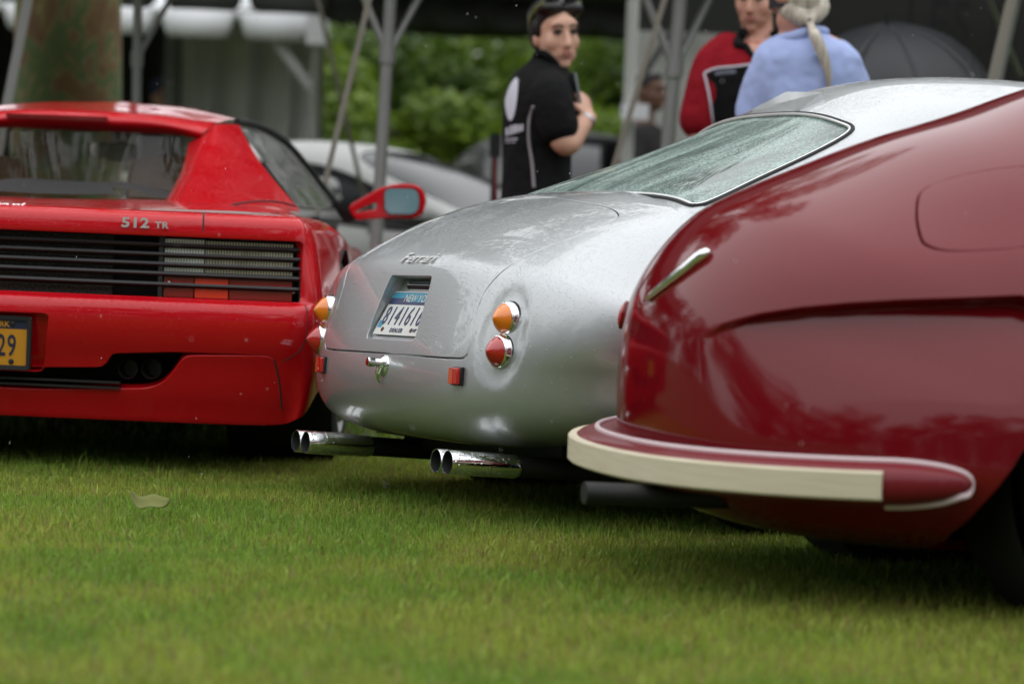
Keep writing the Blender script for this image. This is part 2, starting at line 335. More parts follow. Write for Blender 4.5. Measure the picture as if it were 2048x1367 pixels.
# ------------------------------------------------------------------ shared materials
BLACK = mat('black_plastic', (.012, .012, .013), .45); RUBBER = mat('rubber', (.015, .015, .016), .7); TYRE = mat('tyre_rubber', (.012, .012, .012), .75)
BADGE = mat('badge_metal', (.72, .72, .72), .30, .55); CHROME = mat('chrome', (.86, .87, .88), .06, 1); STEEL = mat('steel', (.45, .45, .46), .35, 1); UNDER = mat('underbody', (.008, .008, .009), .8)
def thin_glass(name, tint, rough=.02, extra=None):
    """sheet glass: tinted see-through plus mirror reflection by angle"""
    if name in MATS: return MATS[name]
    m = bpy.data.materials.new(name); m.use_nodes = True; nt = m.node_tree; nt.nodes.remove(nt.nodes['Principled BSDF']); out = nt.nodes['Material Output']
    t = N(nt, 'ShaderNodeBsdfTransparent'); t.inputs[0].default_value = (*tint, 1); g = N(nt, 'ShaderNodeBsdfGlossy'); g.inputs['Roughness'].default_value = rough; lw = N(nt, 'ShaderNodeLayerWeight'); pw = N(nt, 'ShaderNodeMath', operation='POWER'); pw.inputs[1].default_value = 4.; lk(nt, lw.outputs['Facing'], pw.inputs[0]); fr = N(nt, 'ShaderNodeMath', operation='MULTIPLY_ADD'); fr.inputs[1].default_value = .9; fr.inputs[2].default_value = .05; lk(nt, pw.outputs[0], fr.inputs[0]); mx = N(nt, 'ShaderNodeMixShader')
    lk(nt, fr.outputs[0], mx.inputs[0]); lk(nt, t.outputs[0], mx.inputs[1]); lk(nt, g.outputs[0], mx.inputs[2]); lk(nt, mx.outputs[0], out.inputs[0]); MATS[name] = m; return m
def wet_glass(name, tint, film, cover=.75, scale=150, streak=(1, 1, 1)):
    """sheet glass under a skin of fine rain drops that scatter the light, wiped into runs"""
    m = thin_glass(name, tint); nt = m.node_tree; out = nt.nodes['Material Output']; old = out.inputs[0].links[0].from_socket
    tc = N(nt, 'ShaderNodeTexCoord'); mp = N(nt, 'ShaderNodeMapping'); mp.inputs['Scale'].default_value = streak; lk(nt, tc.outputs['Object'], mp.inputs['Vector'])
    n1 = N(nt, 'ShaderNodeTexNoise', i_Scale=6., i_Detail=5., i_Distortion=.3); lk(nt, mp.outputs[0], n1.inputs['Vector']); v = N(nt, 'ShaderNodeTexVoronoi', i_Scale=float(scale)); lk(nt, tc.outputs['Object'], v.inputs['Vector'])
    m1 = N(nt, 'ShaderNodeMapRange'); m1.inputs['From Min'].default_value = .34; m1.inputs['From Max'].default_value = .62; m1.inputs['To Min'].default_value = cover * .35; m1.inputs['To Max'].default_value = cover * 1.15; lk(nt, n1.outputs['Fac'], m1.inputs['Value'])
    sc_ = N(nt, 'ShaderNodeSeparateColor'); lk(nt, v.outputs['Color'], sc_.inputs[0]); m2 = N(nt, 'ShaderNodeMapRange'); m2.inputs['To Min'].default_value = .55; m2.inputs['To Max'].default_value = 1.25; lk(nt, sc_.outputs[0], m2.inputs['Value'])
    mu = N(nt, 'ShaderNodeMath', operation='MULTIPLY', use_clamp=True); lk(nt, m1.outputs[0], mu.inputs[0]); lk(nt, m2.outputs[0], mu.inputs[1])
    b = N(nt, 'ShaderNodeBump', i_Strength=.7, i_Distance=.002); lk(nt, v.outputs['Distance'], b.inputs['Height']); d = N(nt, 'ShaderNodeBsdfPrincipled'); d.inputs['Base Color'].default_value = (*film, 1); d.inputs['Roughness'].default_value = .25; lk(nt, b.outputs[0], d.inputs['Normal'])
    mx = N(nt, 'ShaderNodeMixShader'); lk(nt, mu.outputs[0], mx.inputs[0]); lk(nt, old, mx.inputs[1]); lk(nt, d.outputs[0], mx.inputs[2]); lk(nt, mx.outputs[0], out.inputs[0]); return m
GLASS = thin_glass('clear_glass', (.85, .88, .86))
# ================================================================== silver coupe
SILVER = mat('silver_paint', (.45, .465, .475), .40, .68, coat=1, coat_r=.02); add_beads(SILVER, 200, .0007, .66, .014)
AMBER = mat('amber_lens', (.85, .22, .01), .15, coat=1); REDLENS = mat('red_lens', (.45, .012, .01), .15, coat=1)
add_bump(AMBER, 400, .1); 
def wheel(parent, x, y, z, R, wd, rimR, rim_m, side):
    """tyre with tread ribs, rim with spokes"""
    wroot = empty('wheel'); wroot.parent = parent; wroot.location = (x, y, z)
    hw = wd / 2; prof = [(-hw, rimR), (-hw, R * .86), (-hw * .86, R * .965), (-hw * .7, R)]
    ribs = np.linspace(-.62, .62, 6)
    for a, b in zip(ribs[:-1], ribs[1:]): prof += [(hw * (a + .02), R), (hw * (b - .05), R), (hw * (b - .04), R - .007), (hw * (b + .01), R - .007)]
    prof += [(hw * .7, R), (hw * .86, R * .965), (hw, R * .86), (hw, rimR)]
    V, Fc = revolve(prof, (0, 0, 0), (0, 1, 0), 64); mk('tyre', V, Fc, TYRE, wroot, sharp=40)
    mb = MB(); V, Fc = revolve([(side * hw * .9, rimR * 1.0), (side * hw * 1.0, rimR * .99), (side * hw * .95, rimR * .93), (side * hw * .5, rimR * .88), (side * hw * .4, .01)], (0, 0, 0), (0, 1, 0), 48); mb.add(V, Fc)
    for k in range(5):
        a = 2 * PI * k / 5 + .3; d = np.array([math.cos(a), 0, math.sin(a)]); mb.tube([d * .03 + (0, side * hw * .8, 0), d * rimR * .94 + (0, side * hw * .86, 0)], [.05 * rimR / .2, .032 * rimR / .2], 8)
    V, Fc = revolve([(side * hw * .3, .045), (side * hw * .98, .04), (side * hw * 1.0, .03), (side * hw * 1.0, .0005)], (0, 0, 0), (0, 1, 0), 24); mb.add(V, Fc)
    mb.build('rim', rim_m, wroot); return wroot

SF = Frame(-.339, 8.0, 62, 1.3)
silver = empty('vintage_coupe', (0, 0, 0), 0, 'silver fastback vintage coupe with cone tail lights and four chrome exhaust tips', 'car', 'show cars parked on the lawn')
SF.place(silver)
def s_mod(P, t, a):
    P = P.copy(); x, y, z = P[..., 0], P[..., 1], P[..., 2]
    e = ((np.abs(y) - .548) / .070) ** 2 + ((z - .488) / .118) ** 2                 # shallow pressing round each pair of lamps
    P[..., 0] = x + .008 * smooth01((1.5 - e) / .9) * (x < .4)
    h = np.exp(-((np.abs(y) - .66) / .13) ** 2) * smooth01((z - .55) / .3) * smooth01((1.6 - x) / .8); P[..., 2] = z + .022 * h   # haunch over the wheel
    return P
SB = Fan([(4.02, .46, .50, 2.6), (3.85, .62, .62, 2.7), (3.4, .76, .74, 2.8), (2.7, .84, .79, 2.8), (2.0, .87, .81, 2.8), (1.3, .892, .82, 2.8), (.9, .898, .82, 2.8), (.58, .884, .82, 2.9), (.455, .863, .82, 3.0),
          (.26, .789, .825, 3.2), (.110, .688, .845, 3.6), (.078, .635, .857, 4.0), (.024, .48, .85, 4.0), (.003, .397, .83, 3.8), (.0, .33, .82, 3.7), (.02, .263, .82, 3.6), (.08, .212, .82, 3.4), (.3, .185, .82, 3), (.83, .17, .82, 2.8), (2., .17, .8, 3), (3.5, .2, .7, 3), (3.95, .3, .5, 3)], .83, .40, .365, s_mod)
s_u, s_v = np.linspace(.05, .8, 260), np.linspace(-1.3, 1.3, 200)
sfind = lambda px, py: find(SB, SF, px, py, s_u, s_v, flip=SFLIP)
SFLIP = 1
_n = snormal(SB, np.array([[.5, .0]]))[0]
SFLIP = 1 if SB(np.array([.5]), np.array([0.]))[0] @ _n - np.array([.83, 0, .4]) @ _n > 0 else -1
def mirrored(R):  # R: (t, a) points of the right half, from bottom centre round to top centre
    R = np.asarray(R); return np.vstack([R, (R * (1, -1))[::-1][1:-1]])
lid_r = [sfind(*p) for p in [(850, 709.5), (890, 712.5), (918, 713.5), (935, 704), (941, 685), (946, 645), (960, 600), (984, 562), (1028, 525), (1100, 490), (1175, 462), (1218, 443), (1234, 431), (1212, 415), (1150, 403)]]
tb = sfind(797, 705.5)[0]; tt = sfind(1085, 397)[0]
lid_h = np.vstack([[(tb, 0)], lid_r, [(tt, lid_r[-1][1] * .5)], [(tt, 0)]])
lid = even(spl(mirrored(lid_h), 400, True), 260, True)
rt, rb = sfind(866, 551), sfind(829, 683)
rec = round_poly([(rb[0], rb[1]), (rt[0], rt[1]), (rt[0], -rt[1]), (rb[0], -rb[1])], .012, 6)
rec = even(rec, 120, True)
body_o = SB.outline(220); hole = poffset(SB, lid, .0078)
tA, tB = SB.c.t[5], SB.c.t[18] + .02
patch_obj('rear_body', SILVER, silver, SB, SB.outline(260, tA, tB), [hole], du=.0032, dv=.018, flip=SFLIP, lip=.002, depth=.02, lip_outer=False)
for nm, t0, t1 in (('front_body', 0., tA - .0015), ('front_sill', tB + .0015, 1.)): patch_obj(nm, SILVER, silver, SB, SB.outline(80, t0, t1), [], du=.012, dv=.06, flip=SFLIP, lip_outer=False)
lido = patch_obj('trunk_lid', SILVER, silver, SB, lid, [rec], du=.004, dv=.025, flip=SFLIP, lip=.002, depth=.015)
# plate, set deep at its top
PH = .134; pbl, ptl = SF.on(745, 667, y=PH), SF.on(797, 571, y=PH); up = (ptl - pbl); up[1] = 0; up /= np.linalg.norm(up); pb = np.array([pbl[0], 0, pbl[2]]); pn = np.array([-up[2], 0, up[0]])   # pn looks back
if pn[0] > 0: pn = -pn
OP = SB(rec[:, 0], rec[:, 1]); fl = []
for p in OP:
    tx = ((pb + pn * -.008 - p) @ pn) / pn[0]; fl.append(p + np.array([max(tx, .004), 0, 0]))
fl = np.array(fl); m_ = len(OP); mb = MB(); mb.grid(np.array([OP, OP * .4 + fl * .6, fl]), closed_v=True); mb.add(fl, [tuple(range(m_))]); rw = mb.build('plate_recess', SILVER, lido, sharp=40)
PW = mat('plate_white', (.62, .62, .60), .4); PB = mat('plate_blue', (.02, .03, .10), .45); PT = mat('plate_teal', (.03, .25, .38), .45); RUST = mat('rust', (.10, .035, .015), .8)
pl = empty('license_plate'); pl.parent = silver
PM = basis(pb + up * .067, (0, -1, 0), up) @ Matrix.Scale(PH / .1525, 4)                     # plate frame: x to the right, y up, z out of the plate
def pbox(name, x0, x1, y0, y1, z0, z1, m, par):
    o = MB().box(((x0 + x1) / 2, (y0 + y1) / 2, (z0 + z1) / 2), (x1 - x0, y1 - y0, z1 - z0)).build(name, m, par, sharp=30); o.data.transform(PM); return o
pbox('plate', -.1525, .1525, -.076, .076, -.003, 0, PW, pl); pbox('header_band', -.149, .149, .030, .073, .0, .0006, PT, pl); pbox('header_block', -.149, -.04, .030, .052, .0006, .001, PB, pl); pbox('header_stripe', -.04, .149, .030, .040, .0006, .001, PB, pl)  # header band carries a dark blue block and stripe
def ptxt(s, x, y, size, m, xs=1., bold=0, sp=1., fit=None): return text_obj('lettering', s, m, size, .0006, pl, PM @ Matrix.Translation((x, y, .0015)), bold, 0, sp, 'CENTER', xs, fit)
ptxt('NEW YORK', .042, .052, .036, PW, fit=(.19, .026)); ptxt('8141616', .0, -.010, .094, PB, sp=1.25, fit=(.262, .064)); ptxt('DEALER', .0, -.060, .020, PB, sp=1.2, fit=(.085, .014)); ptxt('NY', .126, -.058, .02, PB, fit=(.022, .012))
pbox('sticker', -.146, -.118, -.052, -.028, .0, .0006, PT, pl)
for xx in (-.10, .10): V, Fc = revolve([(0, .0075), (.002, .0075), (.003, .005), (.0035, .0003)], (xx, -.058, 0), (0, 0, 1), 16); o = mk('bolt', V, Fc, RUST, pl, sharp=40); o.data.transform(PM)
lp = MB(); tc = (SB(np.array([rt[0]]), np.array([0.]))[0]); lp.tube([tc + (.045, y, -.030) for y in np.linspace(.085, -.085, 8)], .016, 12); lp.build('plate_lamp', BLACK, lido)
lp = MB(); lp.tube([tc + (.030, y, -.022) for y in np.linspace(.075, -.075, 8)], .006, 10); lp.build('lamp_bezel', CHROME, lido)
def s_at(q): P = SB(np.array([q[0]]), np.array([q[1]]))[0]; n = snormal(SB, np.array([q]), SFLIP)[0]; return P, n
# cone lamps on both sides
for (px, py), lm in (((1013, 637), AMBER), ((999, 703), REDLENS)):
    q = sfind(px, py)
    for sg in (1, -1):
        P, n = s_at((q[0], sg * q[1])); P = P + (.010, 0, 0); ax = np.array([-1, (-.12 * np.sign(P[1])) * -1, .02]); ax /= np.linalg.norm(ax)
        L = empty('tail_light'); L.parent = silver
        V, Fc = revolve([(-.03, .0455), (-.002, .0455), (.001, .0445)], P, ax, 40); mk('gasket', V, Fc, RUBBER, L, sharp=40)
        V, Fc = revolve([(-.03, .0435), (.014, .0435), (.019, .0415), (.021, .0385), (.019, .037)], P, ax, 40); mk('bezel', V, Fc, CHROME, L, sharp=50)
        pr = [(.017, .0378)]
        for i in range(9):
            h0, r0 = .019 + .033 * i / 9, .0375 * (1 - (i / 9) ** 1.5) ** .9; h1, r1 = .019 + .033 * (i + .8) / 9, .0375 * (1 - ((i + .8) / 9) ** 1.5) ** .9; pr += [(h0 + .0012, r0), (h1, r1 + .0006)]
        pr.append((.0522, .0004)); V, Fc = revolve(pr, P, ax, 40); mk('lens', V, Fc, lm, L, sharp=60)
# square reflectors
RB = mat('reflector_red', (.55, .015, .012), .12, coat=1); RLIT = mat('reflector_lit', (.65, .09, .03), .15, coat=1)
q = sfind(917, 752)
for sg in (1, -1):
    P, n = s_at((q[0], sg * q[1])); n2 = np.array([-1, sg * -.25 * -1 * -1, .0]); n2 = n * .6 + np.array([-1, 0, 0]) * .4; n2 /= np.linalg.norm(n2); x_ = np.cross((0, 0, 1), n2); M4 = basis(P, x_, (0, 0, 1), n2)
    L = empty('reflector'); L.parent = silver
    for nm, b, m in (('base', (.0465, .0475, .012, .0, .003), BLACK), ('lens', (.040, .042, .012, 0, .012), RB)):
        o = MB().box((b[3], 0, b[4]), b[:3]).build(nm, m, L, sharp=30); bv = o.modifiers.new('b', 'BEVEL'); bv.width = .002; bv.segments = 2; o.data.transform(M4)
    o = MB().box((-.0105, 0, .0182), (.019, .040, .0012)).build('lit_half', RLIT, L); o.data.transform(M4)  # orange half: lit side of the red lens, put in as colour
# lock handle
P, n = s_at((sfind(770, 728)[0], 0)); H_ = empty('lock_handle'); H_.parent = silver
V, Fc = revolve([(-.004, .021), (.002, .021), (.008, .017), (.012, .012), (.03, .010), (.032, .013), (.048, .0135), (.051, .011), (.051, .0004)], P + (0, -.008, .003), (-1, .05, .06), 28); mk('knob', V, Fc, CHROME, H_, sharp=40)
mb = MB(); mb.tube([P + (-.012, -.008, -.005), P + (-.018, -.006, -.022), P + (-.016, -.004, -.040), P + (-.010, -.003, -.050)], [.010, .008, .006, .003], 12); mb.build('lever', CHROME, H_)
mb = MB(); V, Fc = revolve([(0, .030), (.004, .028), (.008, .02), (.009, .001)], P + (-.0, -.004, -.004), (-1, 0, .1), 28); mb.add(V, Fc); mb.build('rosette', CHROME, H_)
# script badge on the lid
P, n = s_at((sfind(845, 517)[0], 0)); upv = np.array([n[2], 0, -n[0]]); upv = upv if upv[2] > 0 else -upv
b_ = text_obj('script_badge', 'Ferrari', BADGE, .058, .0012, lido, basis(P + n * .003, (0, -1, 0), upv), .0004, .35, 1.02, 'CENTER', 1.25, (.200, .036))
# exhausts
PIPE_IN = mat('pipe_inside', (.05, .05, .052), .6, .6); PIPE_BLK = mat('pipe_black', (.012, .011, .011), .55)
CHROME_W = mat('wet_chrome', (.80, .81, .82), .07, 1); add_beads(CHROME_W, 110, .0012, .6, .1, ('Normal',))
for yc in (.44, -.44):
    for off in (.033, -.033):
        y0 = yc + off; f_ = lambda x: np.array([x, y0, .164 - .055 * (x + .035)])
        E_ = empty('exhaust_pipe'); E_.parent = silver
        V, Fc = revolve([(.20, .0270), (.19, .0305), (.0, .0310), (-.0012, .0303), (-.0010, .0295)], f_(-.035), f_(1) - f_(0), 48); mk('chrome_tip', V, Fc, CHROME_W, E_, sharp=60)
        V, Fc = revolve([(-.0010, .0295), (.16, .0285), (.165, .001)], f_(-.035), f_(1) - f_(0), 40); mk('bore', V, Fc, PIPE_IN, E_, sharp=60)
        mb = MB(); mb.tube([f_(x) for x in (.14, .3, .6, 1.0, 1.6)], .0262, 20); mb.build('pipe', PIPE_BLK, E_)
mb = MB(); mb.box((.34, 0, .165), (.05, 1.0, .03)); mb.box((.9, 0, .20), (1.3, 1.1, .03)); mb.box((1.9, 0, .185), (2.6, 1.3, .03)); mb.build('underbody', UNDER, silver, smooth=False)
for sg in (1, -1):
    mb = MB(); V, Fc = revolve([(0, .36), (.26 * 1, .36), (.26, .001)], (.83, sg * .78, .40), (0, -sg, 0), 40); mb.add(V, Fc); mb.build('wheel_well', UNDER, silver)
for x_, tr in ((.83, .675), (3.23, .677)):
    for sg in (1, -1): wheel(silver, x_, sg * tr, .315, .325, .165, .205, CHROME, sg)
# cabin
CB = Fan([(3.05, .84, .62, 2.6), (2.55, 1.13, .60, 2.6), (2.28, 1.235, .58, 2.6), (1.98, 1.268, .575, 2.6), (1.68, 1.262, .58, 2.6), (1.453, 1.228, .585, 2.6), (1.218, 1.138, .59, 2.6), (.9, 1.006, .60, 2.6), (.62, .893, .61, 2.6), (.50, .818, .60, 2.6)], -10, .80, 0)
_n = snormal(CB, np.array([[.5, .0]]))[0]; CFL = 1 if _n[2] > 0 else -1
c_u_, c_v_ = np.linspace(.2, .99, 200), np.linspace(-1.5, 1.5, 160)
cfind = lambda px, py: find(CB, SF, px, py, c_u_, c_v_, flip=CFL)
wb, wt, wbc, wtc = cfind(1385, 413), cfind(1712, 262), cfind(1162, 389), cfind(1560, 229)
wr = np.vstack([[(wbc[0], 0)], [((wbc[0] * .75 + wb[0] * .25), wb[1] * .5)], [((wbc[0] * .3 + wb[0] * .7), wb[1] * .82)], [(wb[0] - .012, wb[1])], [((wb[0] * .55 + wt[0] * .45), (wb[1] * .5 + wt[1] * .5) + .03)], [(wt[0] + .012, wt[1])], [(wtc[0] * .25 + wt[0] * .75, wt[1] * .86)], [(wtc[0] * .75 + wt[0] * .25, wt[1] * .5)], [(wtc[0], 0)]])
win = even(spl(mirrored(wr), 300, True), 200, True)
tmin, tmax = .02, .985; co = np.array([(tmin, -1.56), (tmax, -1.56), (tmax, 1.56), (tmin, 1.56)]); co = even(co, 160, True)
ws_r = np.array([(CB.c.t[0] + .03, 0), (CB.c.t[0] + .03, .7), (CB.c.t[0] + .04, 1.0), (CB.c.t[1] + .05, .98), (CB.c.t[2] - .02, .8), (CB.c.t[2] - .015, .4), (CB.c.t[2] - .015, 0)]); wsl = even(spl(mirrored(ws_r), 200, True), 120, True)
cab = patch_obj('roof', SILVER, silver, CB, co, [win, wsl], du=.010, dv=.05, flip=CFL, lip=.002, depth=.012, lip_outer=False)
RG = wet_glass('wet_rear_glass', (.36, .47, .43), (.40, .52, .47), .66, 200, (.45, 2.0, .45))
def glass_patch(name, loop, m, par): 
    V, Fc, Nn = patch(CB, loop, [], du=.012, dv=.05, flip=CFL, lip=.001, depth=.003); return mk(name, V - np.array(Nn) * .004, Fc, m, par, normals=Nn)
gw = glass_patch('rear_window', poffset(CB, win, -.002), RG, silver); glass_patch('windscreen', poffset(CB, wsl, -.002), GLASS, silver)
for nm, d, r, m in (('window_seal', .007, .0062, RUBBER), ('chrome_trim', -.004, .0042, BADGE)):
    q = poffset(CB, win, d); P = CB(q[:, 0], q[:, 1]); n = snormal(CB, q, CFL); mb = MB(); mb.tube(P + n * (.000 if d > 0 else .002), r, 8, closed=True); mb.build(nm, m, gw if 0 else silver)
# roof outlet flap
P, n = None, None
fq = [cfind(*p) for p in ((1500, 221), (1578, 199), (1648, 197), (1600, 222))]
FP = np.array([CB(np.array([q[0]]), np.array([q[1]]))[0] for q in fq]); FN = snormal(CB, np.array(fq), CFL); lift = np.array([.001, .022, .016, .001])[:, None]
mb = MB(); top = FP + FN * lift + FN * .002; mb.add(np.vstack([FP - FN * .003, top]), [(4, 5, 6, 7), (0, 1, 5, 4), (3, 7, 6, 2), (0, 4, 7, 3)]); mb.build('roof_vent', SILVER, silver, smooth=False)
mb = MB(); mb.add(np.vstack([FP[1] + FN[1] * .001, FP[2] + FN[2] * .001, FP[2] + FN[2] * .014, FP[1] + FN[1] * .02]), [(0, 1, 2, 3)]); mb.build('vent_mouth', BLACK, silver, smooth=False)
# interior seen through the rear window
mb = MB(); mb.box((1.35, 0, .84), (1.5, 1.1, .02)); mb.build('parcel_shelf', mat('dark_trim', (.02, .02, .02), .8), silver, smooth=False)
# ================================================================== red sports car
RED = mat('red_paint', (.56, .004, .011), .45, 0, coat=1, coat_r=.05, spec=0); add_beads(RED, 170, .0007, .55, .05)
RF = Frame(-1.537, 8.70, 1.2, 0)
red = RF.place(empty('sports_car', (0, 0, 0), 0, 'red wedge sports car with black slatted tail lamps and flying buttresses', 'car', 'show cars parked on the lawn'))
RP = lambda px, py, x: RF.on(px, py, x=x)
KC = Spline([(0, 0), (.0, .3), (.008, .6), (.026, .80), (.044, .905), (.072, .950), (.15, .972), (.30, .981), (.6, .989), (.95, .992), (1.5, .98), (2.2, .955), (3.0, .93), (3.7, .87), (4.1, .75)])
_t = np.linspace(0, 1, 4000); _k = KC(_t); _l = np.r_[0, np.cumsum(np.linalg.norm(np.diff(_k, axis=0), axis=1))]         # u = metres along the plan outline
KL = _l[-1]
def plan(u):
    s = np.abs(u); t = np.interp(s, _l, _t); p = KC(t); q = KC(np.minimum(t + 1e-3, 1)) - KC(np.maximum(t - 1e-3, 0)); q /= np.linalg.norm(q, axis=-1)[..., None]
    return p, np.stack([q[..., 1], -q[..., 0]], -1)          # point (x, h) and inward normal
# upright section: (inset, z) rows; v runs 0..1 from the sill to the shoulder
SEC = np.array([(.11, .150), (.092, .160), (.076, .19), (.054, .24), (.032, .30), (.014, .35), (-.008, .40), (-.022, .45), (-.022, .495), (-.012, .517), (.004, .526), (.022, .530), (.030, .545), (.030, .60), (.028, .66), (.018, .700), (.012, .715), (.012, .735), (.018, .758), (.028, .770), (.05, .779), (.085, .784)])
SEC_F = np.array([(.10, .150), (.060, .165), (.035, .19), (.020, .24), (.008, .30), (.0, .35), (.0, .40), (.002, .45), (.005, .495), (.008, .517), (.009, .526), (.010, .530), (.011, .545), (.018, .60), (.028, .66), (.036, .700), (.040, .715), (.046, .735), (.058, .755), (.075, .770), (.11, .782), (.16, .790)])
VS = np.r_[0, np.cumsum(np.linalg.norm(np.diff(SEC, axis=0), axis=1))]; SR_ = Spline(SEC, VS); SF_ = Spline(SEC_F, VS); VT = VS[-1]
def RS(u, v):
    u = np.asarray(u, float); v = np.asarray(v, float); p, n = plan(u); a, b = SR_(np.clip(v, 0, VT)), SF_(np.clip(v, 0, VT)); k = smooth01((np.abs(u) - .90) / .10)[..., None]; c = a * (1 - k) + b * k
    z = c[..., 1] + (c[..., 1] > .6) * 0 - smooth01((p[..., 0] - .5) / 2.5) * .10 * smooth01((c[..., 1] - .4) / .35)
    return np.stack([p[..., 0] + n[..., 0] * c[..., 0], -np.sign(u) * (p[..., 1] + n[..., 1] * c[..., 0]), z], -1)    # u > 0 is the right side
vz = lambda z: np.interp(z, SEC[:, 1], VS)
uh = lambda h: np.interp(h, _k[:, 1][:2600], _l[:2600]) if h < .93 else None
RFL = 1 if snormal(RS, np.array([[.2, vz(.45)]]))[0][0] < 0 else -1
# wheel arch in (u, v): right side, then mirrored
def arch(xc, zc, R, zb):
    a0 = math.asin((zb - zc) / R); th = np.linspace(PI - a0, a0, 40); X = xc + R * np.cos(th); Z = zc + R * np.sin(th)
    ux = np.interp(X, _k[:, 0][1500:], _l[1500:]); return np.stack([ux, vz(Z)], -1)
ar = arch(.98, .335, .35, .19); ar2 = arch(3.55, .32, .34, .19)
bot = [(uh(.0), vz(.167)), (uh(.5), vz(.167)), (uh(.80), vz(.168)), (uh(.90), vz(.175)), (1.0, vz(.205)), (1.08, vz(.26)), (ar[0][0] - .03, vz(.24))]
R_half = np.vstack([spl(bot, 30), ar, np.array([(1.6, 0.02), (2.6, .0)]), [(ar2[0][0], vz(.19))], ar2, [(KL - .02, vz(.2))], [(KL - .02, VT)]])
R_half = np.vstack([even(R_half, 260)])
top_ = even(np.array([(KL - .02, VT), (0, VT)]), 80)[1:]
R_out = np.vstack([R_half, top_[:-1], (np.vstack([R_half, top_])[::-1] * (-1, 1))[:-1]])
R_out = np.vstack([R_half, top_[:-1], [(0, VT)], (top_[:-1][::-1]) * (-1, 1), (R_half[::-1] * (-1, 1))[:-1]])
mir = lambda P: np.vstack([P, (np.asarray(P)[::-1] * (-1, 1))])
def h_of(px, py, x): p = RP(px, py, x); return -p[1], p[2]
uf = lambda h: np.interp(h, _k[:2800, 1], _l[:2800])
hr, _z = h_of(606, 540, .06)
gr = round_poly(mir([(uf(.930), vz(.532)), (uf(.930), vz(.712))]), .010, 5)     # slatted opening
def pxl(L, x): return [(uf(h), vz(z)) for h, z in (h_of(*p, x) for p in L)]
ex = pxl([(60, 781), (290, 780), (322, 770), (345, 748), (368, 714), (400, 713), (533, 714), (549, 722), (548, 716), (533, 709), (345, 702), (222, 705), (207, 733), (60, 733)], .01)
ex = round_poly(mir(ex), [.006] + [.02] * 3 + [.02, .01, .004, .003, .003, .004, .02, .015, .02, .006] + [.006, .02, .015, .02, .004, .003, .003, .004, .01, .02, .02, .02, .02, .006], 4)
pr = round_poly(mir([(uf(.178), vz(.30)), (uf(.200), vz(.475))]), .02, 6)          # number plate bay
rbody = patch_obj('body', RED, red, RS, R_out, [even(gr, 160, True), even(ex, 220, True), even(pr, 80, True)], du=.020, dv=.012, flip=RFL, lip=.004, depth=.03, lip_outer=False)
# bay floor behind plate
def bay(name, loop, dx, m, par, keepz=None):
    P = RS(loop[:, 0], loop[:, 1]); B = P + (dx, 0, 0); mb = MB(); mb.grid(np.array([P + (.004, 0, 0), B]), closed_v=True); mb.add(B, [tuple(range(len(B)))]); return mb.build(name, m, par, smooth=True, sharp=40)
bay('plate_bay', even(pr, 80, True), .035, RED, red)
# plate
RPL = empty('license_plate'); RPL.parent = red; pc = np.array([-.016, .0, .383]); YEL = mat('plate_gold', (.55, .24, .008), .45); NAVY = mat('plate_navy', (.012, .016, .045), .45)
PM2 = basis(pc, (0, -1, 0), (0, 0, 1)) @ Matrix.Scale(.90, 4)
def pb2(name, b, m, bev=0):
    o = MB().box(((b[0] + b[1]) / 2, (b[2] + b[3]) / 2, (b[4] + b[5]) / 2), (b[1] - b[0], b[3] - b[2], b[5] - b[4])).build(name, m, RPL, sharp=30)
    if bev: x = o.modifiers.new('b', 'BEVEL'); x.width = bev; x.segments = 2
    o.data.transform(PM2); return o
pb2('plate', (-.1525, .1525, -.076, .076, -.003, 0), YEL); pb2('header_band', (-.150, .150, .045, .075, 0, .0006), NAVY)
fr_o = round_poly([(-.163, -.087), (.163, -.087), (.163, .087), (-.163, .087)], .012, 6); fr_i = round_poly([(-.149, -.072), (.149, -.072), (.149, .073), (-.149, .073)], .006, 6)
mb = MB(); mb.grid(np.array([np.c_[fr_o, np.full(len(fr_o), -.01)], np.c_[fr_o, np.full(len(fr_o), .006)], np.c_[fr_o * .985, np.full(len(fr_o), .009)], np.c_[fr_i, np.full(len(fr_i), .008)], np.c_[fr_i, np.full(len(fr_i), -.001)]]), closed_v=True); o = mb.build('plate_frame', BLACK, RPL); o.data.transform(PM2)
tx2 = lambda s, x, y, sz, m, xs=1, b=0, sp=1., al='CENTER': text_obj('lettering', s, m, sz, .0006, RPL, PM2 @ Matrix.Translation((x, y, .0014)), b, 0, sp, al, xs)
tx2('29', .083, -.012, .098, NAVY, .62, .001, 1.1); tx2('NEW YORK', .02, .059, .026, YEL, 1.0, .0006, 1.05); tx2('EMPIRE STATE', .0, -.064, .019, NAVY, 1.0, .0005, 1.05)
for xx in (-.1, .1):
    for yy in (-.060, .062): V, Fc = revolve([(0, .009), (.003, .0085), (.004, .005), (.0042, .0003)], (xx, yy, .0005), (0, 0, 1), 14); o = mk('bolt', V, Fc, BLACK, RPL, sharp=40); o.data.transform(PM2)
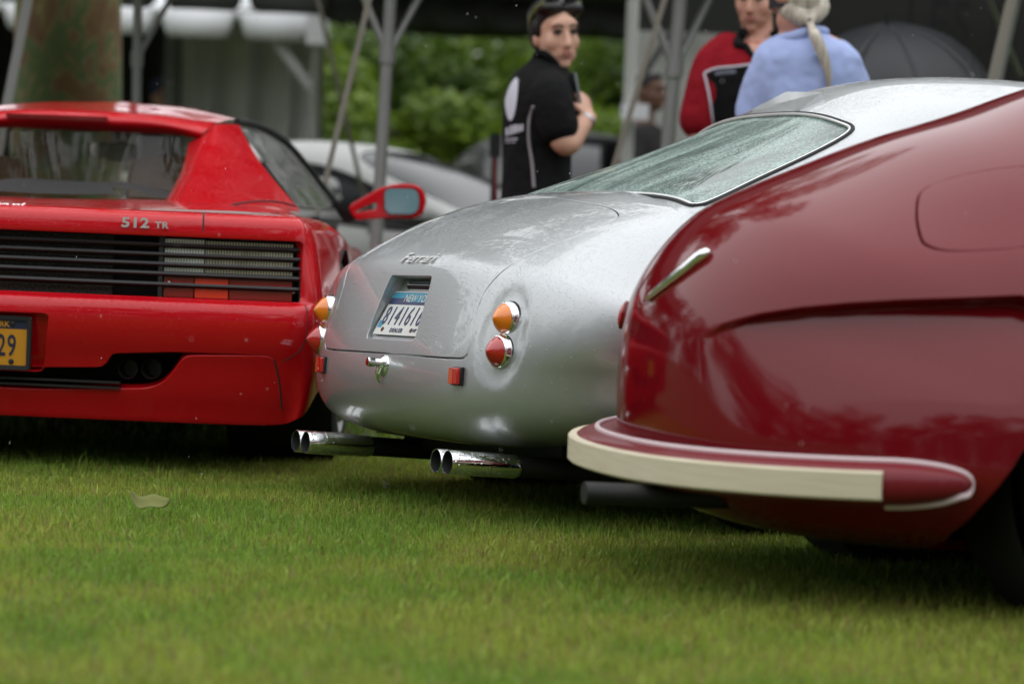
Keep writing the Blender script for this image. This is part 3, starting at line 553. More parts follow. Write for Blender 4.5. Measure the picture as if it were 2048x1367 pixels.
# slatted panel
def contour(h0, h1, z, inset, n=40, sg=-1):
    us = np.linspace(uf(h0) if h0 >= 0 else -uf(-h0), uf(h1), n); p, nn = plan(us); q = p + nn * inset; return np.stack([q[:, 0], -np.sign(us) * q[:, 1], np.full(n, z)], -1)
MESH = mat('grille_mesh', (.03, .028, .026), .6)
nt_, ns_, p_ = nodes(MESH); tc_ = N(nt_, 'ShaderNodeTexCoord'); vr = N(nt_, 'ShaderNodeTexVoronoi', i_Scale=160.); lk(nt_, tc_.outputs['Object'], vr.inputs['Vector']); cr_ = N(nt_, 'ShaderNodeValToRGB'); cr_.color_ramp.elements[0].color = (.006, .006, .006, 1); cr_.color_ramp.elements[1].color = (.075, .070, .065, 1); cr_.color_ramp.elements[0].position = .25; cr_.color_ramp.elements[1].position = .5; lk(nt_, vr.outputs['Distance'], cr_.inputs[0]); lk(nt_, cr_.outputs[0], p_.inputs['Base Color'])
GR = empty('tail_grille'); GR.parent = red
mb = MB(); us = np.linspace(-.99, .99, 60); p, nn = plan(us * uf(.905)); G = np.array([[(q[0] + .11, -np.sign(u) * q[1], z) for u, q in zip(us, p)] for z in (.50, .74)]); mb.grid(G); mb.build('backing', UNDER, GR)
mb = MB(); mb.add([(.085, .36, .53), (.085, -.36, .53), (.085, -.36, .705), (.085, .36, .705)], [(0, 1, 2, 3)]); mb.build('mesh_screen', MESH, GR, smooth=False)
zs = [RP(100, y, .03)[2] for y in (484, 502, 522, 544, 561)]
zs = [.684, .656, .628, .600, .569]
for z in zs:
    P = contour(-.926, .926, z, .040, 70); mb = MB(); up_, dn_, bk = P + (0, 0, .0065), P - (0, 0, .0065), (.022, 0, -.004)
    mb.grid(np.array([up_ + bk, up_, P + (-.004, 0, 0), dn_, dn_ + bk]), closed_u=True); mb.build('slat', BLACK, GR, sharp=50)
for sg in (1, -1):
    for h, w_ in ((.505, .012), (.915, .016)):
        q, nn = plan(np.array([uf(h)])); mb = MB(); mb.box((q[0][0] + .055, -sg * h, .619), (.03, w_, .185)); mb.build('upright', BLACK, GR, smooth=False)
    L = empty('tail_light'); L.parent = red
    CLR = mat('clear_lens', (.55, .54, .50), .15, .2, coat=1); TINT = mat('smoked_lens', (.17, .15, .11), .2, .2, coat=1); DRED = mat('dark_red_lens', (.30, .012, .015), .12, coat=1); BRED = mat('bright_red_lens', (.90, .05, .02), .12, coat=1)
    if len(nodes(CLR)[1]) < 4:
        for m_c, c1, c2 in ((CLR, (.45, .45, .43), (1., 1., .97)), (TINT, (.20, .17, .12), (.75, .68, .55))):
            nt_, ns_, p_ = nodes(m_c); tc_ = N(nt_, 'ShaderNodeTexCoord'); wv = N(nt_, 'ShaderNodeTexWave', i_Scale=38., i_Distortion=.4); wv.bands_direction = 'Y'; nz_ = N(nt_, 'ShaderNodeTexNoise', i_Scale=14., i_Detail=2.); mx = N(nt_, 'ShaderNodeMath', operation='MULTIPLY'); cr_ = N(nt_, 'ShaderNodeValToRGB'); cr_.color_ramp.elements[0].color = (*c1, 1); cr_.color_ramp.elements[1].color = (*c2, 1); cr_.color_ramp.elements[0].position = .05; cr_.color_ramp.elements[1].position = .5
            lk(nt_, tc_.outputs['Object'], wv.inputs['Vector']); lk(nt_, tc_.outputs['Object'], nz_.inputs['Vector']); lk(nt_, wv.outputs['Fac'], mx.inputs[0]); lk(nt_, nz_.outputs['Fac'], mx.inputs[1]); lk(nt_, mx.outputs[0], cr_.inputs[0]); lk(nt_, cr_.outputs[0], p_.inputs['Base Color'])
    for nm, h0, h1, z0, z1, m in (('reversing_lens', .516, .632, .608, .702, CLR), ('indicator_lens', .636, .900, .608, .700, TINT), ('outer_red_lens', .710, .900, .534, .602, DRED), ('bright_red_lens', .608, .706, .534, .602, BRED), ('inner_red_lens', .516, .604, .534, .602, DRED)):
        A, B = contour(h0, h1, z0, .054, 10), contour(h0, h1, z1, .054, 10)
        if sg < 0: A, B = A * (1, -1, 1), B * (1, -1, 1)
        mb = MB(); mb.grid(np.array([A + (.03, 0, 0), A, B, B + (.03, 0, 0)])); mb.build(nm, m, L, sharp=30)
    for h in (.53, .89):
        q, nn = plan(np.array([uf(h)])); V, Fc = revolve([(0, .005), (.003, .004), (.0032, .0003)], (q[0][0] + .050, -sg * (h - .0), .575 if h < .6 else .560), (-1, 0, 0), 12); mk('screw', V, Fc, STEEL, L)
# exhaust bay
bay('exhaust_bay', even(ex, 220, True), .16, UNDER, red)
for sg in (1, -1):
    for px in (255, 302):
        c = RP(px, 738, .03); V, Fc = revolve([(.12, .026), (.0, .0295), (-.003, .028), (0, .0265), (.10, .025), (.1, .001)], (.035, c[1] * sg, c[2]), (1, 0, 0), 32); mk('exhaust_tip', V, Fc, mat('sooty_steel', (.05, .048, .046), .4, .8), red, sharp=50)
for z in (.278, .262):
    mb = MB(); mb.box((.05, 0, z), (.03, .80, .006)); mb.build('vent_bar', BLACK, red, smooth=False)
# shut lines as dark gaps set in the skin
def seam(name, P3, n3, r=.0022, par=None, m=None):
    mb = MB(); mb.tube(P3 - n3 * r * .55, r, 6, cap=True); return mb.build(name, m or RUBBER, par or red)
def seam_uv(name, Q, r=.0022):
    Q = even(spl(Q, 80), 50); seam(name, RS(Q[:, 0], Q[:, 1]), snormal(RS, Q, RFL), r)
for sg in (1, -1):
    P_ = pxl([(406, 424), (407, 440), (407, 462)], .02); seam_uv('panel_gap', [(u * sg, v) for u, v in P_], .003)
    P_ = pxl([(549, 720), (556, 745), (564, 790), (568, 822)], .03); seam_uv('panel_gap', [(u * sg, v) for u, v in P_], .004)
    P_ = [(uf(.930), vz(.525)), (uf(.932), vz(.46)), (uf(.922), vz(.40)), (uf(.895), vz(.372)), (uf(.872), vz(.360))]; seam_uv('bumper_gap', [(u * sg, v) for u, v in P_], .0025)
# badge
bp = RP(289, 446, .012); text_obj('model_badge', '512', BADGE, .047, .002, red, basis((.008, RP(271, 445, .01)[1], RP(271, 445, .01)[2]), (0, -1, 0), (0, 0, 1)), .0015, 0, 1.1, 'CENTER', 1.38, (.080, .030))
text_obj('model_badge', 'TR', BADGE, .030, .002, red, basis((.008, RP(324, 450, .01)[1], RP(324, 450, .01)[2]), (0, -1, 0), (0, 0, 1)), .0008, 0, 1.1, 'CENTER', 1.2, (.040, .019))
text_obj('script_badge', 'Ferrari', CHROME, .05, .002, red, basis((.075, RP(-14, 408, .075)[1], RP(-14, 408, .075)[2]), (0, -1, 0), (1.2, 0, 1)), .0002, .3, 1.0, 'CENTER', 1.2, (.19, .018))
# ---- upper works, traced on the right and mirrored
def mirp(P): P = np.asarray(P, float); return np.vstack([P[::-1] * (1, -1, 1), P]) if abs(P[0][1]) > .02 else np.vstack([P[::-1] * (1, -1, 1), P[1:]])
def rowc(L, xs):
    """right-hand pixel points with their x; the first one lies on the centre line at that pixel height"""
    y0 = L[0][1]; p, q = RP(0, y0, xs[0]), RP(300, y0, xs[0]); f_ = p[1] / (p[1] - q[1]); P = [p + (q - p) * f_] + [RP(px, py, x) for (px, py), x in zip(L[1:], xs[1:])]; P[0] = np.array([P[0][0], 0, P[0][2]]); return mirp(P)
deck = [rowc([(0, 412), (200, 416), (390, 420), (500, 424), (590, 433)], [.085, .087, .10, .13, .16]), rowc([(0, 405), (200, 409), (380, 412), (500, 417), (590, 428)], [.3, .3, .3, .34, .4]), rowc([(0, 397), (220, 400), (352, 402), (470, 408), (575, 421)], [.62, .62, .66, .75, .8]), rowc([(0, 395), (240, 398), (345, 400), (480, 406), (585, 419)], [1.0, 1.0, 1.0, 1.1, 1.2])]
sheet_obj('engine_deck', loft(deck, 60, 30), RED, red)
r_roof = [rowc([(0, 262), (290, 266), (350, 270), (398, 278)], [1.74, 1.73, 1.72, 1.70]), rowc([(0, 246), (290, 250), (350, 256), (405, 268)], [1.68, 1.68, 1.67, 1.66]), rowc([(0, 232), (290, 237), (350, 243), (422, 254)], [1.69, 1.69, 1.69, 1.70]), rowc([(0, 216), (290, 222), (350, 227), (447, 242)], [1.90, 1.90, 1.90, 1.86]), rowc([(0, 206), (290, 211), (360, 217), (472, 239)], [2.2, 2.2, 2.18, 2.0]), rowc([(0, 203), (290, 208), (370, 215), (495, 245)], [2.5, 2.5, 2.45, 2.25])]
sheet_obj('roof', loft(r_roof, 70, 40), RED, red)
bl = mat('brake_lens', (.20, .008, .01), .2, coat=1)
A = np.array([RP(12, 226, 1.655), RP(110, 230, 1.655), RP(214, 234, 1.655)]); B = A - (0, 0, .014); mb = MB(); mb.grid(np.array([A + (.04, 0, 0), A, B, B + (.04, 0, 0)])); mb.build('high_brake_light', bl, red, sharp=30)
for sg in (1, -1):
    s3 = np.array((1, sg, 1.))
    inner = [RP(400, 272, 1.69), RP(392, 308, 1.42), RP(376, 352, 1.06), RP(350, 397, .70), RP(345, 406, .62)]; inn2 = [p + (.03, .04, -.02) for p in inner]
    ridge = [RP(424, 254, 1.71), RP(414, 300, 1.44), RP(400, 350, 1.08), RP(378, 402, .66), RP(372, 413, .57)]
    midr = [RP(452, 248, 1.80), RP(462, 305, 1.52), RP(470, 355, 1.22), RP(480, 405, .86), RP(482, 417, .74)]
    outer = [RP(478, 250, 1.92), RP(512, 312, 1.66), RP(553, 366, 1.42), RP(592, 411, 1.22), RP(600, 424, 1.14)]
    sheet_obj('buttress', loft([np.array(r) * s3 for r in (inn2, inner, ridge, midr, outer)], 24, 30), RED, red)
    # arched seam under the buttress
    sp = np.array([RP(430, 418, .50), RP(470, 408, .62), RP(520, 402, .85), RP(560, 404, 1.0), RP(590, 412, 1.15)]) * s3; seam('panel_gap', spl(sp, 30), np.tile((-1., 0, .3), (30, 1)), .003)
    # side glass between roof rail and waistline
    tp = np.array([RP(474, 249, 1.93), RP(500, 252, 2.10), RP(540, 268, 2.40), RP(580, 298, 2.70), RP(625, 352, 3.0), RP(668, 408, 3.2)]) * s3
    bt = np.array([RP(592, 411, 1.22), RP(608, 413, 1.5), RP(625, 414, 1.9), RP(642, 415, 2.3), RP(658, 414, 2.8), RP(670, 410, 3.2)]) * s3
    SG = mat('side_glass', (.45, .47, .46), .03, trans=1, ior=1.45)
    sheet_obj('side_window', loft([tp, bt], 30, 12), wet_glass('wet_side_glass', (.16, .17, .165), (.20, .20, .19), .5, 120), red)
    mb = MB(); mb.tube(spl(tp + np.array((0, -sg * .0, .008)), 40), .014, 10); mb.build('roof_rail', BLACK, red)
    mb = MB(); mb.tube(spl(np.array([RP(487, 257, 2.0), RP(530, 315, 2.02), RP(575, 370, 2.05), RP(606, 411, 2.1)]) * s3, 20), .011, 8); mb.build('window_divider', BLACK, red)
    # door mirror
    D = empty('door_mirror'); D.parent = red
    mx_ = 2.42; O = [(698, 414), (762, 378), (790, 371), (825, 371), (842, 378), (849, 398), (846, 420), (833, 433), (800, 433), (765, 433), (712, 437)]; Hl = [(706, 421), (750, 401), (757, 405), (756, 421), (712, 428)]
    Gs = [(768, 382), (775, 376), (828, 376), (838, 384), (840, 400), (838, 420), (828, 429), (778, 429), (768, 420)]
    PO = np.array([RP(*p, mx_) for p in O]) * s3; PH = np.array([RP(*p, mx_) for p in Hl]) * s3; PG = np.array([RP(*p, mx_ - .012) for p in Gs]) * s3
    PO = even(round_poly(PO, .015, 4), 70, True); PH = even(round_poly(PH, .006, 4), 30, True); PG = even(round_poly(PG, .012, 4), 40, True)
    pl_ = lambda q0, q1: np.stack([np.full_like(np.asarray(q0, float), mx_), q0, q1], -1)
    V, Fc, Nn = patch(pl_, PO[:, 1:], [PH[:, 1:]], du=.02, dv=.02, flip=1 if snormal(pl_, np.array([[0., 0.]]))[0][0] < 0 else -1, lip=.006, depth=.045); mk('housing', V, Fc, RED, D, normals=Nn)
    mb = MB(); mb.add(PG, [tuple(range(len(PG)))]); mb.build('mirror_rim', BLACK, D, smooth=False)
    c_ = PG.mean(0); mb = MB(); mb.add((PG - c_) * .95 + c_ - (.002, 0, 0), [tuple(range(len(PG)))]); mb.build('mirror_glass', mat('mirror_glass', (.25, .46, .52), .25, .55, coat=1), D, smooth=False)
    mb = MB(); mb.add(np.vstack([[RP(660, 405, 2.45), RP(703, 410, 2.43), RP(716, 438, 2.43), RP(690, 446, 2.45)], [RP(660, 405, 2.60), RP(703, 410, 2.56), RP(716, 438, 2.56), RP(690, 446, 2.6)]]) * s3, [(0, 1, 2, 3), (4, 7, 6, 5), (0, 4, 5, 1), (1, 5, 6, 2), (2, 6, 7, 3), (3, 7, 4, 0)]); mb.build('mirror_foot', BLACK, D, smooth=False)
    for x_ in (.98, 3.55): wheel(red, x_, -sg * -.845 if 0 else sg * .84, .325, .328, .27 if x_ < 2 else .24, .23, mat('alloy', (.62, .62, .63), .45, .35), sg)
    mb = MB(); V, Fc = revolve([(0, .35), (.33, .35), (.33, .001)], (.98, sg * .97, .335), (0, -sg, 0), 40); mb.add(V, Fc); mb.build('wheel_well', UNDER, red)
# glasshouse inside: rear screen, black engine cover, seats, mirror, windscreen
g_l = [rowc([(0, 255), (300, 262), (400, 272)], [1.76, 1.76, 1.73]), rowc([(0, 392), (250, 394), (358, 398)], [1.73, 1.73, 1.71])]
SCR = wet_glass('wet_rear_screen', (.72, .70, .62), (.13, .11, .085), .26, 60)
sheet_obj('rear_screen', loft(g_l, 20, 8), SCR, red)
mb = MB(); P_ = [rowc([(0, 368), (190, 370), (215, 374), (235, 388)], [1.0] * 4), rowc([(0, 386), (190, 388), (240, 391), (250, 397)], [.70] * 4)]; mb.grid(loft(P_, 30, 6)); mb.build('engine_cover', BLACK, red)
mb = MB(); P_ = [rowc([(0, 362), (270, 366), (300, 374), (352, 382)], [1.5] * 4), rowc([(0, 374), (260, 378), (300, 390), (350, 397)], [1.1] * 4)]; mb.grid(loft(P_, 30, 6)); mb.build('rear_shelf', BLACK, red)
TAN = mat('tan_leather', (.34, .17, .065), .6)
for px in (338, -20):
    c = RP(px, 360, 1.95); V_, F_ = [], []
    prof = [(-.145, -.10), (-.145, .02), (-.12, .075), (-.05, .088), (.05, .088), (.12, .075), (.145, .02), (.145, -.10)]; P = np.array([(c[0], c[1] + a, c[2] + .0 + b) for a, b in prof]); P = even(round_poly(P, .03, 5), 40, True)
    mb = MB(); mb.grid(np.array([P * (1, 1, 1) + (.0, 0, 0), P + (-.03, 0, 0)]), closed_v=True); cm = P.mean(0); mb.grid(np.array([P + (-.03, 0, 0), (P - cm) * .85 + cm - (.045, 0, 0), (P - cm) * .4 + cm - (.05, 0, 0)]), closed_v=True); mb.add((P - cm) * .4 + cm - (.05, 0, 0), [tuple(range(40))]); mb.build('seat', TAN, red)
c = RP(230, 302, 2.5); PG = np.array([RP(*p, 2.5) for p in [(176, 282), (276, 289), (274, 320), (240, 323), (176, 313)]]); PG = even(round_poly(PG, .01, 4), 30, True); cm = PG.mean(0)
mb = MB(); mb.grid(np.array([PG + (.02, 0, 0), PG]), closed_v=True); mb.add(PG, [tuple(range(30))]); mb.build('interior_mirror', BLACK, red, sharp=40)
mb = MB(); mb.add((PG - cm) * .9 + cm - (.002, 0, 0), [tuple(range(30))]); mb.build('interior_mirror_glass', mat('tilted_mirror', (.8, .8, .82), .02, 1), red, smooth=False)
mb = MB(); mb.tube([RP(235, 262, 2.55), RP(240, 290, 2.52)], .03, 8); mb.build('mirror_stalk', BLACK, red)
ws = [rowc([(0, 240), (350, 246), (440, 256)], [2.6, 2.6, 2.5]), rowc([(0, 385), (420, 392), (600, 402)], [3.5, 3.5, 3.3])]
sheet_obj('windscreen', loft(ws, 20, 8), GLASS, red)
mb = MB(); mb.box((2.9, 0, .72), (.9, 1.5, .14)); mb.build('dashboard', BLACK, red, smooth=False)
mb = MB(); mb.box((1.7, 0, .60), (2.8, 1.5, .03)); mb.box((1.9, 0, .165), (3.2, 1.6, .03)); mb.build('floor_pan', UNDER, red, smooth=False)
# ================================================================== maroon tourer in front
MAROON = mat('maroon_paint', (.15, .003, .007), .45, 0, coat=.8, coat_r=.09, spec=0)
MF = Frame(.21, 6.5, 74, 0)
maroon = MF.place(empty('touring_car', (0, 0, 0), 0, 'dark red rounded touring car with cream strip along its padded bumper', 'car', 'show cars parked on the lawn'))
MPROF = [(4.3, .5, .5, 2.5), (4.1, .72, .62, 2.5), (3.4, .90, .78, 2.6), (2.9, .98, .80, 2.6), (2.5, 1.28, .70, 2.4), (2.0, 1.36, .70, 2.4), (1.5, 1.30, .76, 2.3), (1.15, 1.19, .79, 2.25), (1.0, 1.14, .81, 2.2), (.82, 1.072, .81, 2.2), (.645, 1.014, .81, 2.2), (.473, .944, .81, 2.2), (.359, .895, .81, 2.2), (.279, .856, .81, 2.2), (.223, .818, .81, 2.2), (.155, .745, .81, 2.2), (.104, .66, .81, 2.2), (.082, .58, .81, 2.25), (.076, .48, .81, 2.3), (.08, .38, .81, 2.35), (.10, .29, .81, 2.4), (.17, .20, .81, 2.4), (.32, .145, .81, 2.5), (.6, .115, .81, 2.6), (.95, .115, .81, 2.6), (2.5, .15, .8, 2.8), (3.9, .2, .6, 2.8), (4.25, .35, .5, 2.8)]
MB0 = Fan(MPROF, 1.03, .33, .35)
_n = snormal(MB0, np.array([[.5, .0]]))[0]; MFL = 1 if (MB0(np.array([.5]), np.array([0.]))[0] - np.array([1.03, 0, .33])) @ _n > 0 else -1
m_u, m_v = np.linspace(.05, .9, 300), np.linspace(-1.5, 1.5, 240)
crs = [find(MB0, MF, *p, m_u, m_v, flip=MFL) for p in [(1352, 690), (1400, 662), (1450, 641), (1520, 624), (1600, 612), (1700, 603), (1800, 597), (2040, 588)]]
CP = np.array([MB0(np.array([q[0]]), np.array([q[1]]))[0] for q in crs]); CX, CZ = CP[:, 0], CP[:, 2]
def m_mod(P, t, a):
    P = P.copy(); x, y, z = P[..., 0], P[..., 1], P[..., 2]; zc = np.interp(x, CX, CZ); zc = np.where(x > CX[-1], CZ[-1] - (x - CX[-1]) * .25, zc)
    A = .055 * smooth01((x - CX[0] + .02) / .16) * smooth01((2.2 - x) / .6); d = zc - z
    off = A * smooth01(d / .024) * (1 - smooth01((d - .02) / .26)) - .012 * smooth01((x - CX[0]) / .2) * np.exp(-((d + .06) / .07) ** 2) * smooth01((2.2 - x) / .6)
    P[..., 1] = y - np.sign(y) * off * smooth01((np.abs(y) - .2) / .15); return P
def m_arch(c): return np.interp(np.arctan2(.33 - c[:, 1], np.maximum(1.03 - c[:, 0], .01)), [-.5, -.128, -.013, .077, .172, .269, .377, .6], [.38, .405, .428, .453, .487, .517, .512, .51])
MB1 = Fan(MPROF, 1.03, .33, m_arch, m_mod)
def solve_xz(S, X, Z, q):
    for _ in range(8):
        f_ = lambda q: S(np.array([q[0]]), np.array([q[1]]))[0][[0, 2]]; p0 = f_(q); J = np.stack([(f_(q + (1e-4, 0)) - p0) / 1e-4, (f_(q + (0, 1e-4)) - p0) / 1e-4], -1); dq = np.linalg.lstsq(J, np.array([X, Z]) - p0, rcond=1e-4)[0]; q = q + np.clip(dq, -.03, .03)
    return q
CREASE = []
for d_ in (-.008, 0, .004, .008, .012, .016, .020, .024, .032):
    row = []; q_ = np.array(crs[0])
    for X in np.linspace(CX[0] + .004, CX[-1] + .30, 110):
        Z = (np.interp(X, CX, CZ) if X <= CX[-1] else CZ[-1] - (X - CX[-1]) * .25) - d_; q_ = solve_xz(MB0, X, Z, q_); row.append(q_.copy())
    row = np.array(row); CREASE += [row, row * (1, -1)]
mfind = lambda px, py: find(MB1, MF, px, py, m_u, m_v, flip=MFL)
fd = np.array([mfind(*p) for p in [(1850, 365), (1860, 503), (2046, 493)]]); dq = fd[2] - fd[1]; fd = np.vstack([fd[0], fd[1], fd[1] + dq * 1.28, fd[0] + dq * 1.28]); fd = even(round_poly(fd, .05, 8), 110, True)
SGN = np.sign(fd[0][1])
tA, tB = MB1.c.t[6], MB1.c.t[24] + .03
patch_obj('rear_body', MAROON, maroon, MB1, MB1.outline(300, tA, tB), [poffset(MB1, fd, .016)], du=.0028, dv=.013, flip=MFL, lip=.006, depth=.02, lip_outer=True, lines=CREASE)
for nm, t0, t1 in (('front_body', .0, tA - .002), ('front_sill', tB + .002, 1.)): patch_obj(nm, MAROON, maroon, MB1, MB1.outline(80, t0, t1), [], du=.012, dv=.06, flip=MFL, lip_outer=False)
patch_obj('fuel_door', MAROON, maroon, MB1, fd, [], du=.008, dv=.03, flip=MFL, lip=.006, depth=.015)
def m_at(q): P = MB1(np.array([q[0]]), np.array([q[1]]))[0]; return P, snormal(MB1, np.array([q]), MFL)[0]
# chrome spear
L_ = [m_at(mfind(*p)) for p in [(1298, 600), (1325, 578), (1355, 555), (1385, 532), (1408, 515), (1424, 506)]]; P_ = np.array([p + n * .006 for p, n in L_]); mb = MB(); mb.tube(spl(P_, 24), np.interp(np.linspace(0, 1, 24), [0, .1, .5, .85, .95, 1], [.004, .007, .011, .015, .012, .003]), 16); mb.build('chrome_spear', CHROME, maroon)
# tail lamps
for sg in (-SGN,):
    q = mfind(1300, 628); P, n = m_at((q[0], .36 * sg)); T_ = empty('tail_light'); T_.parent = maroon
    V, Fc = revolve([(-.01, .030), (.008, .030), (.012, .027)], (0, 0, 0), (0, 0, 1), 28); M4 = basis(P, np.cross((0, 0, 1), n), (0, 0, 1), n) @ Matrix.Diagonal((.6, 1.1, .6, 1)); o = mk('bezel', V, Fc, CHROME, T_, sharp=40); o.data.transform(M4)
    o.data.materials[0] = MAROON
    V, Fc = revolve([(.008, .027), (.016, .023), (.022, .014), (.024, .0005)], (0, 0, 0), (0, 0, 1), 28); o = mk('lens', V, Fc, REDLENS, T_, sharp=60); o.data.transform(M4)
# padded bumper running round the tail
CREAM = mat('cream_strip', (.62, .55, .40), .55)
cr_, nz_ = add_noise_col(CREAM, (.60, .53, .38), (.66, .59, .44), 9, 4, .1, (1, 1, 14))
PADM = mat('maroon_pad', (.16, .006, .012), .45, coat=.3, spec=.2); PIPING = mat('pink_piping', (.62, .48, .50), .45)
BT = empty('bumper'); BT.parent = maroon
def bpath(off, a0, a1, n):
    a = np.linspace(a0, a1, n); ne = 2.45; r = (np.abs(np.sin(a)) ** ne + np.abs(np.cos(a)) ** ne) ** (-1 / ne)
    return np.stack([.95 - (.875 + off) * r * np.cos(a), -(.79 + off) * r * np.sin(a), BZ - .036 * np.cos(a)], -1)
BZ = .318
A1 = 1.10; n_ = 120; Pm = bpath(.0, -A1, A1, n_); T_, _, _ = frames(Pm); out = np.stack([-T_[:, 1], T_[:, 0], 0 * T_[:, 0]], -1)
if (out[n_ // 2] @ np.array([-1, 0, 0])) < 0: out = -out
s_ = np.linspace(0, 1, n_); tip = np.clip(np.minimum(s_, 1 - s_) / .085, 0, 1); tip = np.sqrt(1 - (1 - tip) ** 2 + 1e-6)
sec = np.array([(-.05, .040), (.0, .043), (.045, .040), (.072, .030), (.084, .012), (.084, -.016), (.070, -.034), (.035, -.046), (-.02, -.05)]); sec = spl(sec, 22)
G = np.array([Pm + out * (o_ * np.maximum(tip, .15))[:, None] + np.array([0, 0, 1.]) * (z_ * np.maximum(tip, .12))[:, None] for o_, z_ in sec]); o = sheet_obj('pad', G, PADM, BT)
i0, i1 = 8, int(n_ * .922); sec2 = np.array([(.074, .026), (.092, .026), (.0955, .022), (.0955, -.028), (.092, -.032), (.07, -.032)]); G = np.array([Pm[i0:i1] + out[i0:i1] * o_ + (0, 0, z_ - .0) for o_, z_ in sec2]); mb = MB(); mb.grid(G)
for e in (0, -1): mb.add(G[:, e], [tuple(range(6))])
mb.build('cream_strip', CREAM, BT, sharp=40)
pp = [Pm[i] + out[i] * .030 * max(tip[i], .2) + (0, 0, .043 * tip[i]) for i in range(2, n_ - 1)] + [Pm[-1] + out[-1] * .012, Pm[-1] + out[-1] * .012 - (.012, 0, .022)] + [Pm[i] + out[i] * .035 - (0, 0, .047 * tip[i]) for i in range(n_ - 2, n_ - 12, -1)]
mb = MB(); mb.tube(even(spl(even(np.array(pp), 70), 200), 200), .0066, 10); mb.build('piping', PIPING, BT)
# exhaust, underside, wheels
mb = MB(); c = MF.on(1168, 985, y=-.25); mb.tube([c, c + (.25, 0, -.005), c + (.9, 0, -.01)], .023, 18); mb.build('exhaust_pipe', mat('matt_black', (.005, .005, .005), .6), maroon)
mb = MB(); mb.box((2.5, 0, .21), (2.8, 1.0, .04)); mb.build('underbody', UNDER, maroon, smooth=False)
for sg in (1, -1):
    mb = MB(); V, Fc = revolve([(0, .40), (.28, .40), (.28, .001)], (1.03, sg * .70, .33), (0, -sg, 0), 40); mb.add(V, Fc); mb.build('wheel_well', UNDER, maroon)
    for x_ in (1.03, 3.35): wheel(maroon, x_, sg * .66, .325, .335, .165, .21, CHROME, sg)
# ================================================================== lawn
def vnoise(x, y, f, seed):
    """smooth value noise on arrays"""
    r = np.random.default_rng(seed).random((64, 64)); X, Y = x * f, y * f; i, j = np.floor(X).astype(int), np.floor(Y).astype(int); u, v = smooth01(X - i), smooth01(Y - j)
    g = lambda a, b: r[a % 64, b % 64]
    return (g(i, j) * (1 - u) + g(i + 1, j) * u) * (1 - v) + (g(i, j + 1) * (1 - u) + g(i + 1, j + 1) * u) * v
GM = mat('lawn_soil', (.05, .07, .02), .95); add_noise_col(GM, (.030, .045, .012), (.085, .11, .03), 6, 8)
gr_ = MB(); gr_.add([(-250, -250, 0), (250, -250, 0), (250, 350, 0), (-250, 350, 0)], [(0, 1, 2, 3)]); tag(gr_.build('ground', GM, None, smooth=False), kind='structure')
GRASS = mat('grass_blade', (.1, .16, .03), .5, spec=.3)
nt_, ns_, p_ = nodes(GRASS); at_ = N(nt_, 'ShaderNodeAttribute'); at_.attribute_name = 'tint'; lk(nt_, at_.outputs['Color'], p_.inputs['Base Color'])
tr_ = N(nt_, 'ShaderNodeBsdfTranslucent'); mx_ = N(nt_, 'ShaderNodeMixShader'); mx_.inputs[0].default_value = .42; lk(nt_, at_.outputs['Color'], tr_.inputs[0]); lk(nt_, p_.outputs[0], mx_.inputs[1]); lk(nt_, tr_.outputs[0], mx_.inputs[2]); lk(nt_, mx_.outputs[0], nt_.nodes['Material Output'].inputs[0])
